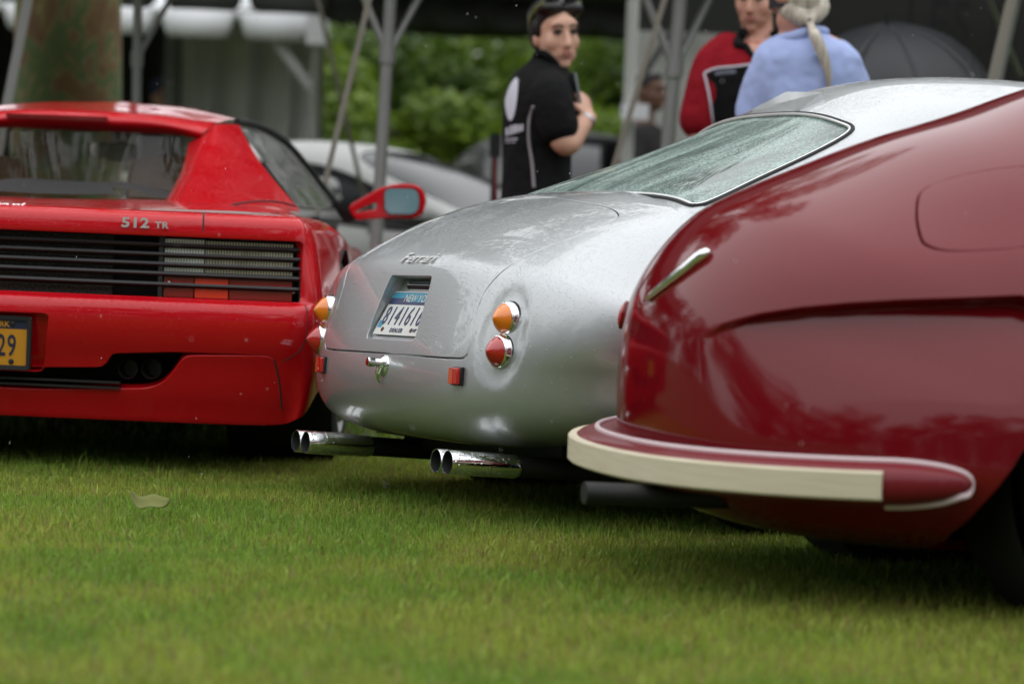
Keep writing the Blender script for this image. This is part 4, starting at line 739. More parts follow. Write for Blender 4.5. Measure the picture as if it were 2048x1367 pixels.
def grass(name, n, d0, d1, spread, hmin, hmax, wd, seed, label):
    g = np.random.default_rng(seed); d = np.sqrt(g.random(n) * (d1 ** 2 - d0 ** 2) + d0 ** 2); x = (g.random(n) * 2 - 1) * (d * spread + .25); y = d
    h = hmin + (hmax - hmin) * g.beta(2., 2.5, n); h *= .75 + .5 * vnoise(x + 9, y, 2.2, 5); tall = g.random(n) < .012; h = np.where(tall, h * 1.6, h)
    az = g.random(n) * 2 * PI; lean = (g.random(n) ** 1.2) * 1.15; w_ = wd * (.6 + .8 * g.random(n)); dx, dy = np.cos(az), np.sin(az); sa = g.random(n) * 2 * PI; sx, sy = np.cos(sa) * w_ / 2, np.sin(sa) * w_ / 2
    b = np.stack([x, y, np.zeros(n)], -1); side = np.stack([sx, sy, np.zeros(n)], -1); ld = np.stack([dx * lean, dy * lean, np.zeros(n)], -1); hz = np.zeros((n, 3)); hz[:, 2] = h
    c1 = b + ld * h[:, None] * .30 + hz * .52; c2 = b + ld * h[:, None] * .95 + hz * (1 - .35 * lean[:, None] ** 2)
    V = np.stack([b - side, b + side, c1 + side * .8, c1 - side * .8, c2], 1).reshape(-1, 3); k = np.arange(n)[:, None] * 5
    quads = (k + np.array([0, 1, 2, 3])); tris = (k + np.array([3, 2, 4]))
    me = bpy.data.meshes.new(name); me.vertices.add(n * 5); me.vertices.foreach_set('co', V.ravel()); me.loops.add(n * 7); me.polygons.add(n * 2)
    li = np.concatenate([quads, tris], 1).ravel(); me.loops.foreach_set('vertex_index', li.astype(np.int32)); ls = (np.arange(n)[:, None] * 7 + np.array([0, 4])).ravel(); me.polygons.foreach_set('loop_start', ls.astype(np.int32)); me.polygons.foreach_set('loop_total', np.tile([4, 3], n).astype(np.int32)); me.update(calc_edges=True)
    # colour: greens with patches of straw
    yel = vnoise(x + 3, y + 7, 1.3, 11) * .4 + vnoise(x, y, 3.7, 12) * .35 + vnoise(x, y, 9.1, 13) * .25; yel = .12 + .74 * smooth01((yel - .36) / .34); r = g.random(n)
    c = np.array([.098, .172, .022])[None] * (1 - yel)[:, None] + np.array([.195, .226, .036])[None] * yel[:, None]; c = c * (1.1 + 1.4 * g.random(n))[:, None]
    st = r < (.03 + .17 * yel); c[st] = np.array([.36, .27, .10]) * (.6 + .6 * g.random(st.sum()))[:, None]; br = r > .994; c[br] = (.22, .10, .04)
    col = np.ones((n * 5, 4), np.float32); col[:, :3] = np.repeat(c, 5, 0); a = me.color_attributes.new('tint', 'FLOAT_COLOR', 'POINT'); a.data.foreach_set('color', col.ravel()); me.shade_smooth()
    o = link(name, me, GRASS); tag(o, label, 'grass', kind='stuff'); return o
grass('lawn_grass', 260000, 4.1, 10.2, .185, .016, .046, .0034, 21, 'short green and straw coloured lawn grass under the parked cars')
grass('far_grass', 40000, 10.2, 22, .19, .03, .065, .008, 22, 'lawn grass farther off beneath the tents and background cars')
# curled leaf lying on the grass
LEAF = mat('dry_leaf', (.15, .16, .045), .7, spec=.2); lc = Frame(0, 0, 0).on(298, 1032, z=.03); lc = np.array([lc[0] * 0 + Frame(0, 0, 0).w(lc)[0], Frame(0, 0, 0).w(lc)[1], .045])
G = []
for i, u in enumerate(np.linspace(-1, 1, 15)):
    wv = .024 * (1 - abs(u) ** 2.4) ** .5 + .004; G.append([lc + np.array([u * .048, v * wv, .010 + .020 * abs(u) ** 3 * (1.3 if u < 0 else .7) + .45 * v * wv + .010 * v * v + .005 * math.sin(4 * u + 1)]) for v in np.linspace(-1, 1, 7)])
lf_ = sheet_obj('fallen_leaf', np.array(G), LEAF, None, .0012); tag(lf_, 'curled pale green leaf lying on the lawn grass', 'leaf')
# rain in the air
g = np.random.default_rng(91); mb = MB(); V0, F0 = revolve([(-.0022, .0001), (-.0012, .0007), (0, .0009), (.0012, .0007), (.0024, .0001)], (0, 0, 0), (.1, 0, 1), 5)
for k in range(230):
    Yd = 5.2 + 7 * g.random(); mb.add(np.array(V0) * (.5 + .7 * g.random()) + at(2048 * g.random(), 1000 * g.random(), Yd), F0)
rn = mb.build('rain_drops', mat('falling_water', (.75, .78, .80), .2, trans=.5, ior=1.33)); tag(rn, 'fine drops of rain falling over the lawn', 'rain', kind='stuff')  # pale base colour stands in for sky refracted by each drop
# ================================================================== foliage helper
def leaf_mat(name, c1, c2):
    m = mat(name, c1, .5, spec=.3); nt, ns, p = nodes(m); a = N(nt, 'ShaderNodeAttribute'); a.attribute_name = 'tint'; lk(nt, a.outputs['Color'], p.inputs['Base Color']); t = N(nt, 'ShaderNodeBsdfTranslucent'); x = N(nt, 'ShaderNodeMixShader'); x.inputs[0].default_value = .35
    lk(nt, a.outputs['Color'], t.inputs[0]); lk(nt, p.outputs[0], x.inputs[1]); lk(nt, t.outputs[0], x.inputs[2]); lk(nt, x.outputs[0], ns['Material Output'].inputs[0]); return m
LEAFM = leaf_mat('foliage', (.07, .12, .02), 0)
def leaves(name, blobs, n, size, parent, seed, cA=(.045, .085, .010), cB=(.12, .17, .02)):
    """leaf sized faces spread through clumps; blobs = (centre, radii)"""
    g = np.random.default_rng(seed); w_ = np.array([np.prod(r) ** (2 / 3) for _, r in blobs]); w_ = w_ / w_.sum(); bi = g.choice(len(blobs), n, p=w_); C_ = np.array([b[0] for b in blobs])[bi]; R_ = np.array([b[1] for b in blobs])[bi]
    d = g.normal(size=(n, 3)); d /= np.linalg.norm(d, axis=1)[:, None]; r = g.random(n) ** .35; P = C_ + d * R_ * r[:, None]; tone = np.array([g.random() for _ in blobs])[bi]
    nrm = d * .6 + g.normal(size=(n, 3)) * .6 + np.array([0, 0, .5]); nrm /= np.linalg.norm(nrm, axis=1)[:, None]; t = np.cross(nrm, g.normal(size=(n, 3))); t /= np.linalg.norm(t, axis=1)[:, None]; b = np.cross(nrm, t); s = size * (.6 + .8 * g.random(n))[:, None]
    V = np.stack([P - t * s * .5, P + b * s * .32 - nrm * s * .06, P + t * s * .5, P - b * s * .32 - nrm * s * .06], 1).reshape(-1, 3)
    me = bpy.data.meshes.new(name); me.vertices.add(n * 4); me.vertices.foreach_set('co', V.ravel()); me.loops.add(n * 4); me.polygons.add(n); me.loops.foreach_set('vertex_index', np.arange(n * 4, dtype=np.int32)); me.polygons.foreach_set('loop_start', np.arange(0, n * 4, 4, dtype=np.int32)); me.polygons.foreach_set('loop_total', np.full(n, 4, np.int32)); me.update(calc_edges=True)
    k = np.clip(.55 * tone + .45 * g.random(n), 0, 1)[:, None]; c = np.array(cA) * (1 - k) + np.array(cB) * k; col = np.ones((n * 4, 4), np.float32); col[:, :3] = np.repeat(c, 4, 0); a = me.color_attributes.new('tint', 'FLOAT_COLOR', 'POINT'); a.data.foreach_set('color', col.ravel())
    return link(name, me, LEAFM, parent)
BARKM = mat('bark', (.06, .045, .03), .9)
# plane tree with mottled bark
PB_ = mat('mottled_bark', (.10, .09, .04), .85); nt_, ns_, p_ = nodes(PB_); tc_ = N(nt_, 'ShaderNodeTexCoord'); mp_ = N(nt_, 'ShaderNodeMapping'); mp_.inputs['Scale'].default_value = (1, 1, .55); nz_ = N(nt_, 'ShaderNodeTexNoise', i_Scale=4.6, i_Detail=5., i_Distortion=.8); cr_ = N(nt_, 'ShaderNodeValToRGB'); cr_.color_ramp.interpolation = 'LINEAR'
el = cr_.color_ramp.elements; el[0].position = .40; el[0].color = (.17, .095, .042, 1); el[1].position = .455; el[1].color = (.20, .13, .055, 1)
for ps, cc in ((.468, (.26, .23, .09)), (.482, (.10, .14, .05)), (.56, (.12, .16, .06)), (.575, (.25, .20, .09)), (.60, (.19, .11, .05))): e = el.new(ps); e.color = (*cc, 1)
lk(nt_, tc_.outputs['Object'], mp_.inputs['Vector']); lk(nt_, mp_.outputs[0], nz_.inputs['Vector']); lk(nt_, nz_.outputs['Fac'], cr_.inputs[0]); lk(nt_, cr_.outputs[0], p_.inputs['Base Color'])
b_ = N(nt_, 'ShaderNodeBump', i_Strength=.5, i_Distance=.02); lk(nt_, nz_.outputs['Fac'], b_.inputs['Height']); lk(nt_, b_.outputs[0], p_.inputs['Normal'])
TY = 15.5; t0, t1 = at(128, 195, TY), at(132, 0, TY); tdir = (t1 - t0) / (t1[2] - t0[2]); tb_ = t0 - tdir * t0[2]
tree = empty('plane_tree', tb_, 0, 'thick plane tree trunk with mottled green and brown bark behind the red car', 'tree')
zz = np.r_[0, .15, .5, 1, 1.5, 2, 2.6, 3.2, 3.8, 4.6]; rr = np.r_[.42, .34, .30, .285, .275, .27, .265, .26, .24, .17]; V, Fc = tube_geo([tdir * z + np.array([.02 * math.sin(z * 1.3), .015 * math.sin(z * 2), 0]) for z in zz], rr, 40)
mk('trunk', V, Fc, PB_, tree)
bl_ = []
for k in range(7):
    a = k * 2 * PI / 7 + .4; L = 2.0 + .7 * (k % 3); p0 = tdir * (3.4 + .15 * k); p2 = p0 + np.array([math.cos(a) * L, math.sin(a) * L, 1.7 + .3 * (k % 2)]); mb = MB(); mb.tube(spl([p0, p0 * .5 + p2 * .5 + (0, 0, .3), p2], 8), np.linspace(.12, .035, 8), 10); mb.build('limb', PB_, tree)
    bl_ += [(p2 + (0, 0, .3), (1.1, 1.1, .8)), (p0 * .4 + p2 * .6 + (0, 0, .9), (1., 1., .7))]
leaves('crown', bl_, 9000, .16, tree, 31)
# hedge of bushes seen under the tents
for i, (px, Y, rx, rz, n, lab) in enumerate(((700, 27, 1.5, 1.75, 5200, 'bright green bush behind the pole with crossed braces'), (960, 28.5, 1.9, 1.9, 6500, 'broad leafy bush behind the person in the black shirt'), (1190, 26.5, 1.2, 1.55, 4200, 'dark green bush beside the grey tent wall panel'), (560, 31, 1.6, 2.1, 4000, 'tall bush behind the grey curtain wall of the white tent'), (830, 33, 2.4, 2.6, 6500, 'tall dense shrub rising behind the lower bushes'), (1010, 37, 3.2, 3.2, 9000, 'largest dark shrub at the back of the bushes'), (1240, 35, 2.6, 3.0, 8000, 'tall shrub behind the pale pole with a white sleeve'))):
    c = at(px, 470, Y); g = np.random.default_rng(50 + i); bush = empty('bush', (c[0], Y, 0), 0, lab, 'bush', 'bushes behind the tents'); B_ = []
    for k in range(13): a, q = g.random() * 2 * PI, g.random() ** .6; B_.append(((math.cos(a) * rx * q * .8, math.sin(a) * rx * q * .5, rz * (.25 + .75 * g.random())), (rx * .38, rx * .34, rz * .24)))
    leaves('foliage', B_, n * 2, .15, bush, 60 + i, (.022, .055, .006), (.20, .30, .022))
    for k in range(4):
        a = g.random() * 2 * PI; mb = MB(); mb.tube(spl([(0, 0, 0), (.15 * math.cos(a), .15 * math.sin(a), rz * .4), (.5 * math.cos(a), .5 * math.sin(a), rz * .95)], 6), np.linspace(.045, .015, 6), 7); mb.build('stem', BARKM, bush)
# wood on the side of the lawn the camera has its back to: it shows in the paintwork
g = np.random.default_rng(77); W_ = []
for k in range(100):
    a = -2 * PI * k / 100 + g.normal() * .02; R = 27 + g.random() * 12 + (8 if math.sin(a) > 0 else 0); hh = 9 + 7 * g.random(); cx, cy = math.cos(a) * R * 1.15, math.sin(a) * R + (4 if math.sin(a) < 0 else 10)
    for j in range(6): W_.append(((cx + g.normal() * 1.5, cy + g.normal() * 1.5, hh * (.22 + .155 * j)), (2.7, 2.7, 1.9)))
    W_.append(((cx, cy, 1.6), (2.6, 2.0, 1.8)))
wd_ = leaves('woodland', W_, 90000, .70, None, 78, (.02, .035, .008), (.05, .08, .016)); tag(wd_, 'belt of dark leafy trees round the whole lawn', 'wood', kind='stuff')

# ================================================================== tents
POLE = mat('pole_metal', (.34, .34, .33), .45, .5); BEIGE = mat('strap_webbing', (.24, .22, .18), .8); WHITE = mat('white_vinyl', (.78, .78, .80), .5); GREYV = mat('grey_canvas', (.42, .42, .40), .8); SHADEV = mat('shaded_canvas', (.045, .046, .042), .85); LGV = mat('pale_canvas', (.46, .46, .43), .8)  # dark canvas: white tent cloth with its underside shade put into the colour
nt_, ns_, p_ = nodes(WHITE)
def strut(name, a, b, r, m, parent, n=14):
    mb = MB(); mb.tube([a, b], r, n); return mb.build(name, m, parent)
def ext(a, b, z):  # point of the line a-b at height z
    return a + (b - a) * ((z - a[2]) / (b[2] - a[2]))
EAVE = 2.32
near = empty('frame_tent', (0, 0, 0), 0, 'frame tent on grey poles with shade-coloured canopy above the parked cars', 'tent')
for (xa, xb, yb, Y, rj, js) in ((781, 759, 376, 12.7, .026, 110), (1361, 1338, 258, 12.7, .029, 138), (276, 273, 196, 13.6, .021, 118), (2032, 1998, 150, 12.9, .022, None)):
    a, b = at(xb, yb, Y), at(xa, 0, Y); strut('pole', ext(a, b, 0), ext(a, b, EAVE), rj, POLE, near); d = (b - a) / np.linalg.norm(b - a)
    if js:
        j = at(xa + (xb - xa) * js / yb, js, Y); V, Fc = revolve([(-.035, rj * 1.05), (-.035, rj * 1.35), (.035, rj * 1.35), (.035, rj * 1.05)], j, d, 16); mk('collar', V, Fc, POLE, near, sharp=40)
        for sx, sy in (((-1, .0), (1, .55)) if Y < 13 else ((1, .3),)): e = j + np.array([sx * .46 * (EAVE - j[2]), sy * (EAVE - j[2]), EAVE - j[2]]); strut('brace', j, e, rj * .62, POLE, near, 10)
strut('brace', at(1975, -10, 12.9), at(2040, 150, 13.6), .012, POLE, near)
x0, x1, y0, y1 = -9, 9, 12.2, 14.8
for A_, B_ in (((x0, 12.7, EAVE), (x1, 12.7, EAVE)), ((x0, 14.6, EAVE), (x1, 14.6, EAVE))): strut('eave_beam', np.array(A_), np.array(B_), .03, POLE, near)
G = np.array([[(x, y, EAVE + .05 + 1.25 * (1 - abs((y - (y0 + y1) / 2) / ((y1 - y0) / 2))) - .05 * math.sin((x - x0) / 1.5 * PI) ** 2 + .02 * math.sin(3 * x)) for x in np.linspace(x0, x1, 61)] for y in np.linspace(y0, y1, 15)]); sheet_obj('canopy', G, SHADEV, near, .004)
def valance(name, P0, P1, ztop, drop, n, notch, m, parent, wav=.03, flat=.75, k=14, phase=0.):
    """hanging scalloped strip between two plan points"""
    P0, P1 = np.array(P0, float), np.array(P1, float); L = np.linalg.norm(P1 - P0); nrm = np.array([-(P1 - P0)[1], (P1 - P0)[0]]) / L; top, mid, bot = [], [], []
    for i in range(n * k + 1):
        f = i / (n * k); s = (f * n + phase) % 1; q = P0 + (P1 - P0) * f; e = abs(2 * s - 1); dz = drop - notch * smooth01((e - flat) / (1 - flat)); w_ = wav * math.cos(2 * PI * s)
        top.append((*q, ztop)); mid.append((*(q + nrm * w_ * .5), ztop - dz * .5)); bot.append((*(q + nrm * w_), ztop - dz))
    return sheet_obj(name, np.array([top, mid, bot]), m, parent, .003)
y1 = 20.5; far_t = empty('shade_awning_tent', (0, 0, 0), 0, 'shade-coloured awning with scalloped edge hanging above the bushes', 'tent')
G = np.array([[(x, y, EAVE + .06 + .8 * (1 - abs((y - 22.6) / 2.2)) + .02 * math.sin(3 * x)) for x in np.linspace(at(648, 22, 20.5)[0], 9, 31)] for y in np.linspace(20.4, 24.8, 9)]); sheet_obj('canopy', G, SHADEV, far_t, .004)
G = np.array([[(x, y, EAVE + .06 + .10 * (y - 20.4)) for x in np.linspace(-9, at(648, 22, 20.5)[0], 21)] for y in (20.45, 21.0)]); sheet_obj('canopy', G, SHADEV, far_t, .004)
for xx in (-6.9, 1.6, 6.5): strut('pole', np.array([xx, 24.6, 0]), np.array([xx, 24.6, EAVE + .05]), .03, SHADEV, far_t)
valance('valance', (at(320 - 170 * 4, 22, y1)[0], y1), (at(660, 22, y1)[0], y1), EAVE + .05, EAVE + .05 - at(490, 24, y1)[2], 6, .16, SHADEV, far_t, .02, .80, 14)
valance('valance', (at(640, 58, y1 + .3)[0], y1 + .3), (at(1300, 58, y1 + .3)[0], y1 + .3), EAVE + .06, EAVE + .06 - at(900, 56, y1 + .3)[2], 6, .04, SHADEV, far_t, .03, .6, 14)
# tie straps
for i, (pa, pb, Y, lab) in enumerate((((743, -20), (655, 345), 12.4, 'beige tie strap hanging beside the pole with crossed braces'), ((640, 20), (697, 262), 15.5, 'short pale tie strap next to the white tent corner'), ((1335, -20), (1238, 300), 12.4, 'beige tie strap slanting past the seated dark haired person'), ((2025, -10), (1985, 160), 12.2, 'wide beige tie strap slanting in front of the black banner'), ((58, -10), (16, 200), 12.8, 'grey tie strap slanting in front of the mottled tree trunk'))):
    a, b = at(*pa, Y), at(*pb, Y); a2, b2 = ext(a, b, EAVE), ext(a, b, .03); rt = empty('tie_strap', b2, 0, lab, 'strap', 'tie straps of the tents'); d = a2 - b2; w_ = .012 if i < 3 else .021
    mb = MB(); G = np.array([[(-w_, 0, 0) + d * f for f in (0, .5, 1)], [(0, -.003, 0) + d * f for f in (0, .5, 1)], [(w_, 0, 0) + d * f for f in (0, .5, 1)], [(0, .003, 0) + d * f for f in (0, .5, 1)]]); mb.grid(G, closed_u=True); mb.build('webbing', BEIGE if i != 4 else POLE, rt, sharp=40)
    mb = MB(); mb.box(d * .32, (.035, .02, .08)); mb.build('buckle', STEEL, rt, smooth=False)
# white tent behind, on the left
WY = 23.0; wt_ = empty('white_tent', (0, 0, 0), 0, 'white tent with scalloped valance and grey curtain wall behind the red car', 'tent')
zt = at(450, 22, WY)[2]; zb = at(400, 74, WY)[2]; xr = at(640, 40, WY)[0]; xl = xr - 7.9
valance('valance', (at(312 - 158 * 8, 40, WY)[0], WY), (at(312 + 158 * 2.03, 40, WY)[0], WY), zt, zt - zb, 10, .17, WHITE, wt_, .02, .72, 20)
G = np.array([[(x, WY + f * 5, zt + f * 2.0 - .10 * math.sin(PI * f) - .03 * math.sin((x - xl) * 2.2)) for x in np.linspace(xl, xr + .04, 50)] for f in np.linspace(0, 1, 8)]); sheet_obj('roof_panel', G, WHITE, wt_, .004)
V, Fc = tube_geo([(xr, WY, 0), (xr, WY, zt - .02)], .05, 14); mk('pole', V, Fc, mat('white_pole', (.42, .42, .41), .5), wt_)
cp = MB(); cp.box((xr - .01, WY - .06, zt - .12), (.17, .03, .22)); cp.build('corner_cap', WHITE, wt_, smooth=False)
strut('brace', at(548, 78, WY + .1), at(636, 195, WY + .05), .04, GREYV, wt_); strut('pole', at(347, 75, WY + 1.0) * (1, 1, 0), at(347, 40, WY + 1.0), .055, mat('grey_pole', (.16, .16, .155), .6), wt_)
def curtain(name, px0, px1, Y0, Y1, ztop, m, parent, amp, fold, seed, zbot=0.):
    g = np.random.default_rng(seed); a, b = at(px0, 300, Y0)[:2], at(px1, 300, Y1)[:2]; n = 90; ph = g.random(3) * 6; G = []
    for z in np.linspace(zbot, ztop, 14):
        k = 1 - .6 * z / ztop; row = []
        for f in np.linspace(0, 1, n): q = a + (b - a) * f; w_ = amp * k * (math.sin(f * fold * 6.28 + ph[0] + .5 * z) + .5 * math.sin(f * fold * 14.3 + ph[1] - .8 * z)); row.append((q[0] + w_ * .3, q[1] + w_, z))
        G.append(row)
    return sheet_obj(name, np.array(G), m, parent, .004)
curtain('curtain_wall', 352, 637, WY + 1.3, WY + .5, zt - .05, GREYV, wt_, .10, 3.2, 3); curtain('dark_backdrop', -700, 360, WY + 4, WY + 4, zt + .2, mat('interior_shade', (.010, .007, .007), .95), wt_, .08, 9, 4)  # black backdrop added to stand in for the dark tent interior
# pale wall panel and black banner on the right
pt = empty('pale_wall_tent', (0, 0, 0), 0, 'pale canvas tent wall between the bushes and the person in red', 'tent'); curtain('wall', 1262, 1680, 19.5, 19.2, 2.3, LGV, pt, .05, 3, 6); strut('pole', at(1254, 300, 17.8) * (1, 1, 0), at(1254, 300, 17.8) * (1, 1, 0) + (0, 0, 2.3), .035, LGV, pt)
fb = MB(); c = at(1270, 224, 17.7); fb.box(c, (.16, .12, .09)); fb.build('pole_sleeve', WHITE, pt, smooth=False); strut('brace', at(1345, 60, 17.9), at(1258, 195, 17.8), .02, SHADEV, pt)
dk = MB(); dk.add([(x, y, z) for x, y, z in ((at(1250, 60, 19.3)[0], 19.1, at(1300, 62, 19.1)[2]), (at(2300, 60, 19.3)[0], 19.1, at(1300, 62, 19.1)[2]), (at(2300, 60, 19.3)[0], 18.9, 2.6), (at(1250, 60, 19.3)[0], 18.9, 2.6))], [(0, 1, 2, 3)]); dk.build('awning', SHADEV, pt, smooth=False)
bnr = empty('banner', (0, 0, 0), 0, 'black banner wall with darker lettering behind the open umbrella', 'banner'); curtain('cloth', 1640, 2250, 16.5, 16.5, 2.4, mat('black_banner', (.020, .019, .018), .9), bnr, .02, 2, 8)
c = at(1925, 55, 16.35); text_obj('lettering', 'LES N', mat('banner_ink', (.010, .010, .010), .9), .36, .002, bnr, basis(c, (1, 0, -.02), (0, 0, 1)), .006, 0, 1.15, 'CENTER', .62)
# ================================================================== cars parked in the background
def coupe(label, X, Y, th, zs, paint, Lg=4.45, soft=False):
    """modern coupe: skin from a centre profile, glasshouse with dark glass, wheels, lamps"""
    fr = Frame(X, Y, th); root = fr.place(empty('parked_coupe', (0, 0, 0), 0, label, 'car', 'modern cars parked beyond the show cars')); q = zs
    Bf = Fan([(4.42, .45, .55, 2.8), (4.3, .62, .70, 2.8), (3.7, .78 * q, .84, 3), (2.9, .90 * q, .90, 3), (2.0, .95 * q, .91, 3), (1.2, .98 * q, .92, 3), (.5, .98 * q, .90, 3), (.15, .90 * q, .86, 3), (.02, .72, .84, 3), (.0, .5, .84, 3), (.08, .3, .84, 3), (.3, .2, .88, 3), (.85, .18, .9, 3), (2.2, .18, .9, 3), (3.8, .2, .8, 3), (4.3, .3, .6, 3)], .85, .36, .34)
    n = snormal(Bf, np.array([[.35, .0]]))[0]; fl = 1 if n[2] > 0 else -1
    patch_obj('body', paint, root, Bf, Bf.outline(120), [], du=.014, dv=.06, flip=fl, lip_outer=False)
    Cf = Fan([(3.25, .86 * q, .72, 2.8), (2.7, 1.12 * q, .70, 2.8), (2.2, 1.255 * q, .66, 2.8), (1.7, 1.27 * q, .65, 2.8), (1.1, 1.18 * q, .66, 2.8), (.5, 1.0 * q, .70, 2.8), (.3, .93 * q, .70, 2.8)], -10, .84 * q, 0); n = snormal(Cf, np.array([[.5, .0]]))[0]; fl = 1 if n[2] > 0 else -1
    DG = mat('dark_car_glass', (.012, .014, .015), .12, spec=.12); T = Cf.c.t
    loops = {'windscreen': [(T[0] + .03, 0), (T[0] + .03, .8), (T[1], .80), (T[2] - .06, .62), (T[2] - .05, 0)]}
    holes = []
    for nm, h in loops.items(): L = even(spl(mirrored(h), 120, True), 90, True); holes.append((nm, L))
    for sg in (1, -1): S_ = [(T[0] + .09, 1.25), (T[1] + .04, .98), (T[2], .88), (T[3], .88), (T[4] + .02, 1.0), (T[5] - .08, 1.32), (T[3], 1.45), (T[1], 1.45)]; holes.append(('side_window', even(spl(np.array(S_) * (1, sg), 120, True), 80, True)))
    rw = [(T[6] - .06, 0), (T[6] - .06, .8), (T[5] - .02, .80), (T[4] + .03, .66), (T[4] + .03, 0)]; holes.append(('rear_window', even(spl(mirrored(rw), 120, True), 90, True)))
    co = even(np.array([(.005, -1.55), (.995, -1.55), (.995, 1.55), (.005, 1.55)]), 100, True)
    patch_obj('roof', DARKTOP if soft else paint, root, Cf, co, [h for _, h in holes], du=.02, dv=.08, flip=fl, lip_outer=False)
    for nm, h in holes: V, Fc, Nn = patch(Cf, poffset(Cf, h, -.003), [], du=.02, dv=.1, flip=fl, lip=.002, depth=.004); mk(nm, V - Nn * .006, Fc, DG, root, normals=Nn)
    for sg in (1, -1):
        for x_ in (.85, 3.45): wheel(root, x_, sg * .80, .33, .33, .22, .22, mat('alloy', (.55, .56, .57), .3, 1), sg)
        P = Bf(np.array([Bf.c.t[1] + .02]), np.array([sg * .75]))[0]; V, Fc = revolve([(-.05, .10), (.02, .09), (.035, .05), (.04, .002)], P, (.8, sg * .3, .25), 20); mk('headlight', V, Fc, mat('lamp_glass', (.6, .62, .64), .08, .6, coat=1), root)
        mb = MB(); V, Fc = revolve([(-.10, .002), (-.09, .05), (.0, .068), (.05, .06), (.07, .02)], (2.55, sg * .98, .98 * q), (1, 0, 0), 16); mb.add(V, Fc); mb.tube([(2.55, sg * .86, .94 * q), (2.55, sg * .97, .97 * q)], .02, 8); mb.build('door_mirror', paint, root)
        mb = MB(); V, Fc = revolve([(0, .34), (.3, .34), (.3, .001)], (.85, sg * .88, .36), (0, -sg, 0), 30); mb.add(V, Fc); mb.build('wheel_well', UNDER, root)
    # black scoop let into the flank shoulder
    for sg in (1, -1):
        P = np.array([Bf(np.array([t]), np.array([sg * .80]))[0] for t in np.linspace(Bf.c.t[3] - .02, Bf.c.t[4] - .01, 9)]); mb = MB(); mb.tube(P + (0, 0, .004), np.interp(np.arange(9), [0, 3, 8], [.006, .03, .008]), 8); mb.build('bonnet_vent', BLACK, root)
    mb = MB(); mb.box((2.2, 0, .22), (3.8, 1.4, .04)); mb.build('underbody', UNDER, root, smooth=False); mb = MB(); mb.box((1.9, 0, .8 * q), (1.8, 1.2, .1)); mb.build('cabin_floor', UNDER, root, smooth=False)
    return root
DARKTOP = mat('black_soft_top', (.012, .012, .013), .9)
PGREY = mat('pale_grey_paint', (.46, .46, .45), .55, .2, coat=.2, coat_r=.3, spec=.2); PDARK = mat('dark_grey_paint', (.055, .055, .052), .55, .2, coat=.15, coat_r=.3, spec=.2); PBLK = mat('black_paint', (.008, .008, .008), .3, coat=1)
def put(px, Y, th, xl): c = at(px, 400, Y); a = math.radians(th); return c[0] - math.sin(a) * xl, Y - math.cos(a) * xl
coupe('pale grey modern coupe parked behind the red car\'s door mirror', *put(665, 17.0, 122, 1.9), 122, .97, PGREY)
coupe('dark grey car parked end on behind the person in black', *put(1125, 19.5, 168, 2.0), 168, 1.14, PDARK)
# post with a red cord beside the woman
ps = at(990, 300, 13.4); st = empty('rope_post', (ps[0], ps[1], 0), 0, 'thin black rope post with red cord standing between pale coupe and person in black', 'post')
mb = MB(); mb.tube([(0, 0, .03), (0, 0, .62), (.0, 0, at(990, 268, 13.4)[2])], [.012, .012, .014], 12); mb.build('post', BLACK, st); V, Fc = revolve([(0, .14), (.015, .14), (.03, .05), (.035, .012)], (0, 0, 0), (0, 0, 1), 28); mk('foot', V, Fc, BLACK, st, sharp=40)
mb = MB(); hz_ = at(990, 318, 13.4)[2]; mb.box((0, 0, hz_ + .06), (.05, .05, .10)); mb.build('head', BLACK, st, smooth=False); mb = MB(); mb.tube(spl([(0, -.02, hz_), (.01, -.03, hz_ - .15), (.04, -.04, hz_ - .4), (.06, -.02, .05)], 20), .010, 8); mb.build('cord', mat('red_cord', (.20, .03, .03), .7), st)
# umbrella
um = empty('umbrella', (0, 0, 0), 0, 'open dark grey umbrella held up behind the light blue shirt', 'umbrella'); UMB = mat('umbrella_cloth', (.030, .031, .035), .6); ua = at(1775, 50, 12.2); UR = .44
ax = np.array([-.12, -.30, 1.]); ax /= np.linalg.norm(ax); e1 = np.cross(ax, (0, 1, 0)); e1 /= np.linalg.norm(e1); e2 = np.cross(ax, e1)
for k in range(8):
    rows = []
    for i in range(7):
        f = i / 6; row = []
        for j in range(7):
            a = 2 * PI * (k + j / 6) / 8 + .18; sag = 1 - .10 * f * math.sin(PI * j / 6); r = UR * math.sin(f * 1.18) / math.sin(1.18) * sag; h = -.30 * (1 - math.cos(f * 1.18)) / (1 - math.cos(1.18)) * (.92 + .08 * (1 - math.sin(PI * j / 6))) - .012 * math.sin(PI * j / 6) * f; row.append(ua + e1 * r * math.cos(a) + e2 * r * math.sin(a) + ax * h)
        rows.append(row)
    sheet_obj('panel', np.array(rows), UMB, um, .0015)
    a = 2 * PI * k / 8 + .18; P = [ua + e1 * UR * math.sin(f * 1.18) / math.sin(1.18) * math.cos(a) + e2 * UR * math.sin(f * 1.18) / math.sin(1.18) * math.sin(a) - ax * (.30 * (1 - math.cos(f * 1.18)) / (1 - math.cos(1.18)) + .006) for f in np.linspace(0, 1, 9)]; mb = MB(); mb.tube(P, .003, 6); mb.build('rib', STEEL, um)
mb = MB(); mb.tube([ua + ax * .05, ua - ax * .85], .007, 10); mb.build('shaft', BLACK, um); mb = MB(); mb.tube([ua - ax * .75, ua - ax * .88], .016, 12); mb.build('handle', BLACK, um)
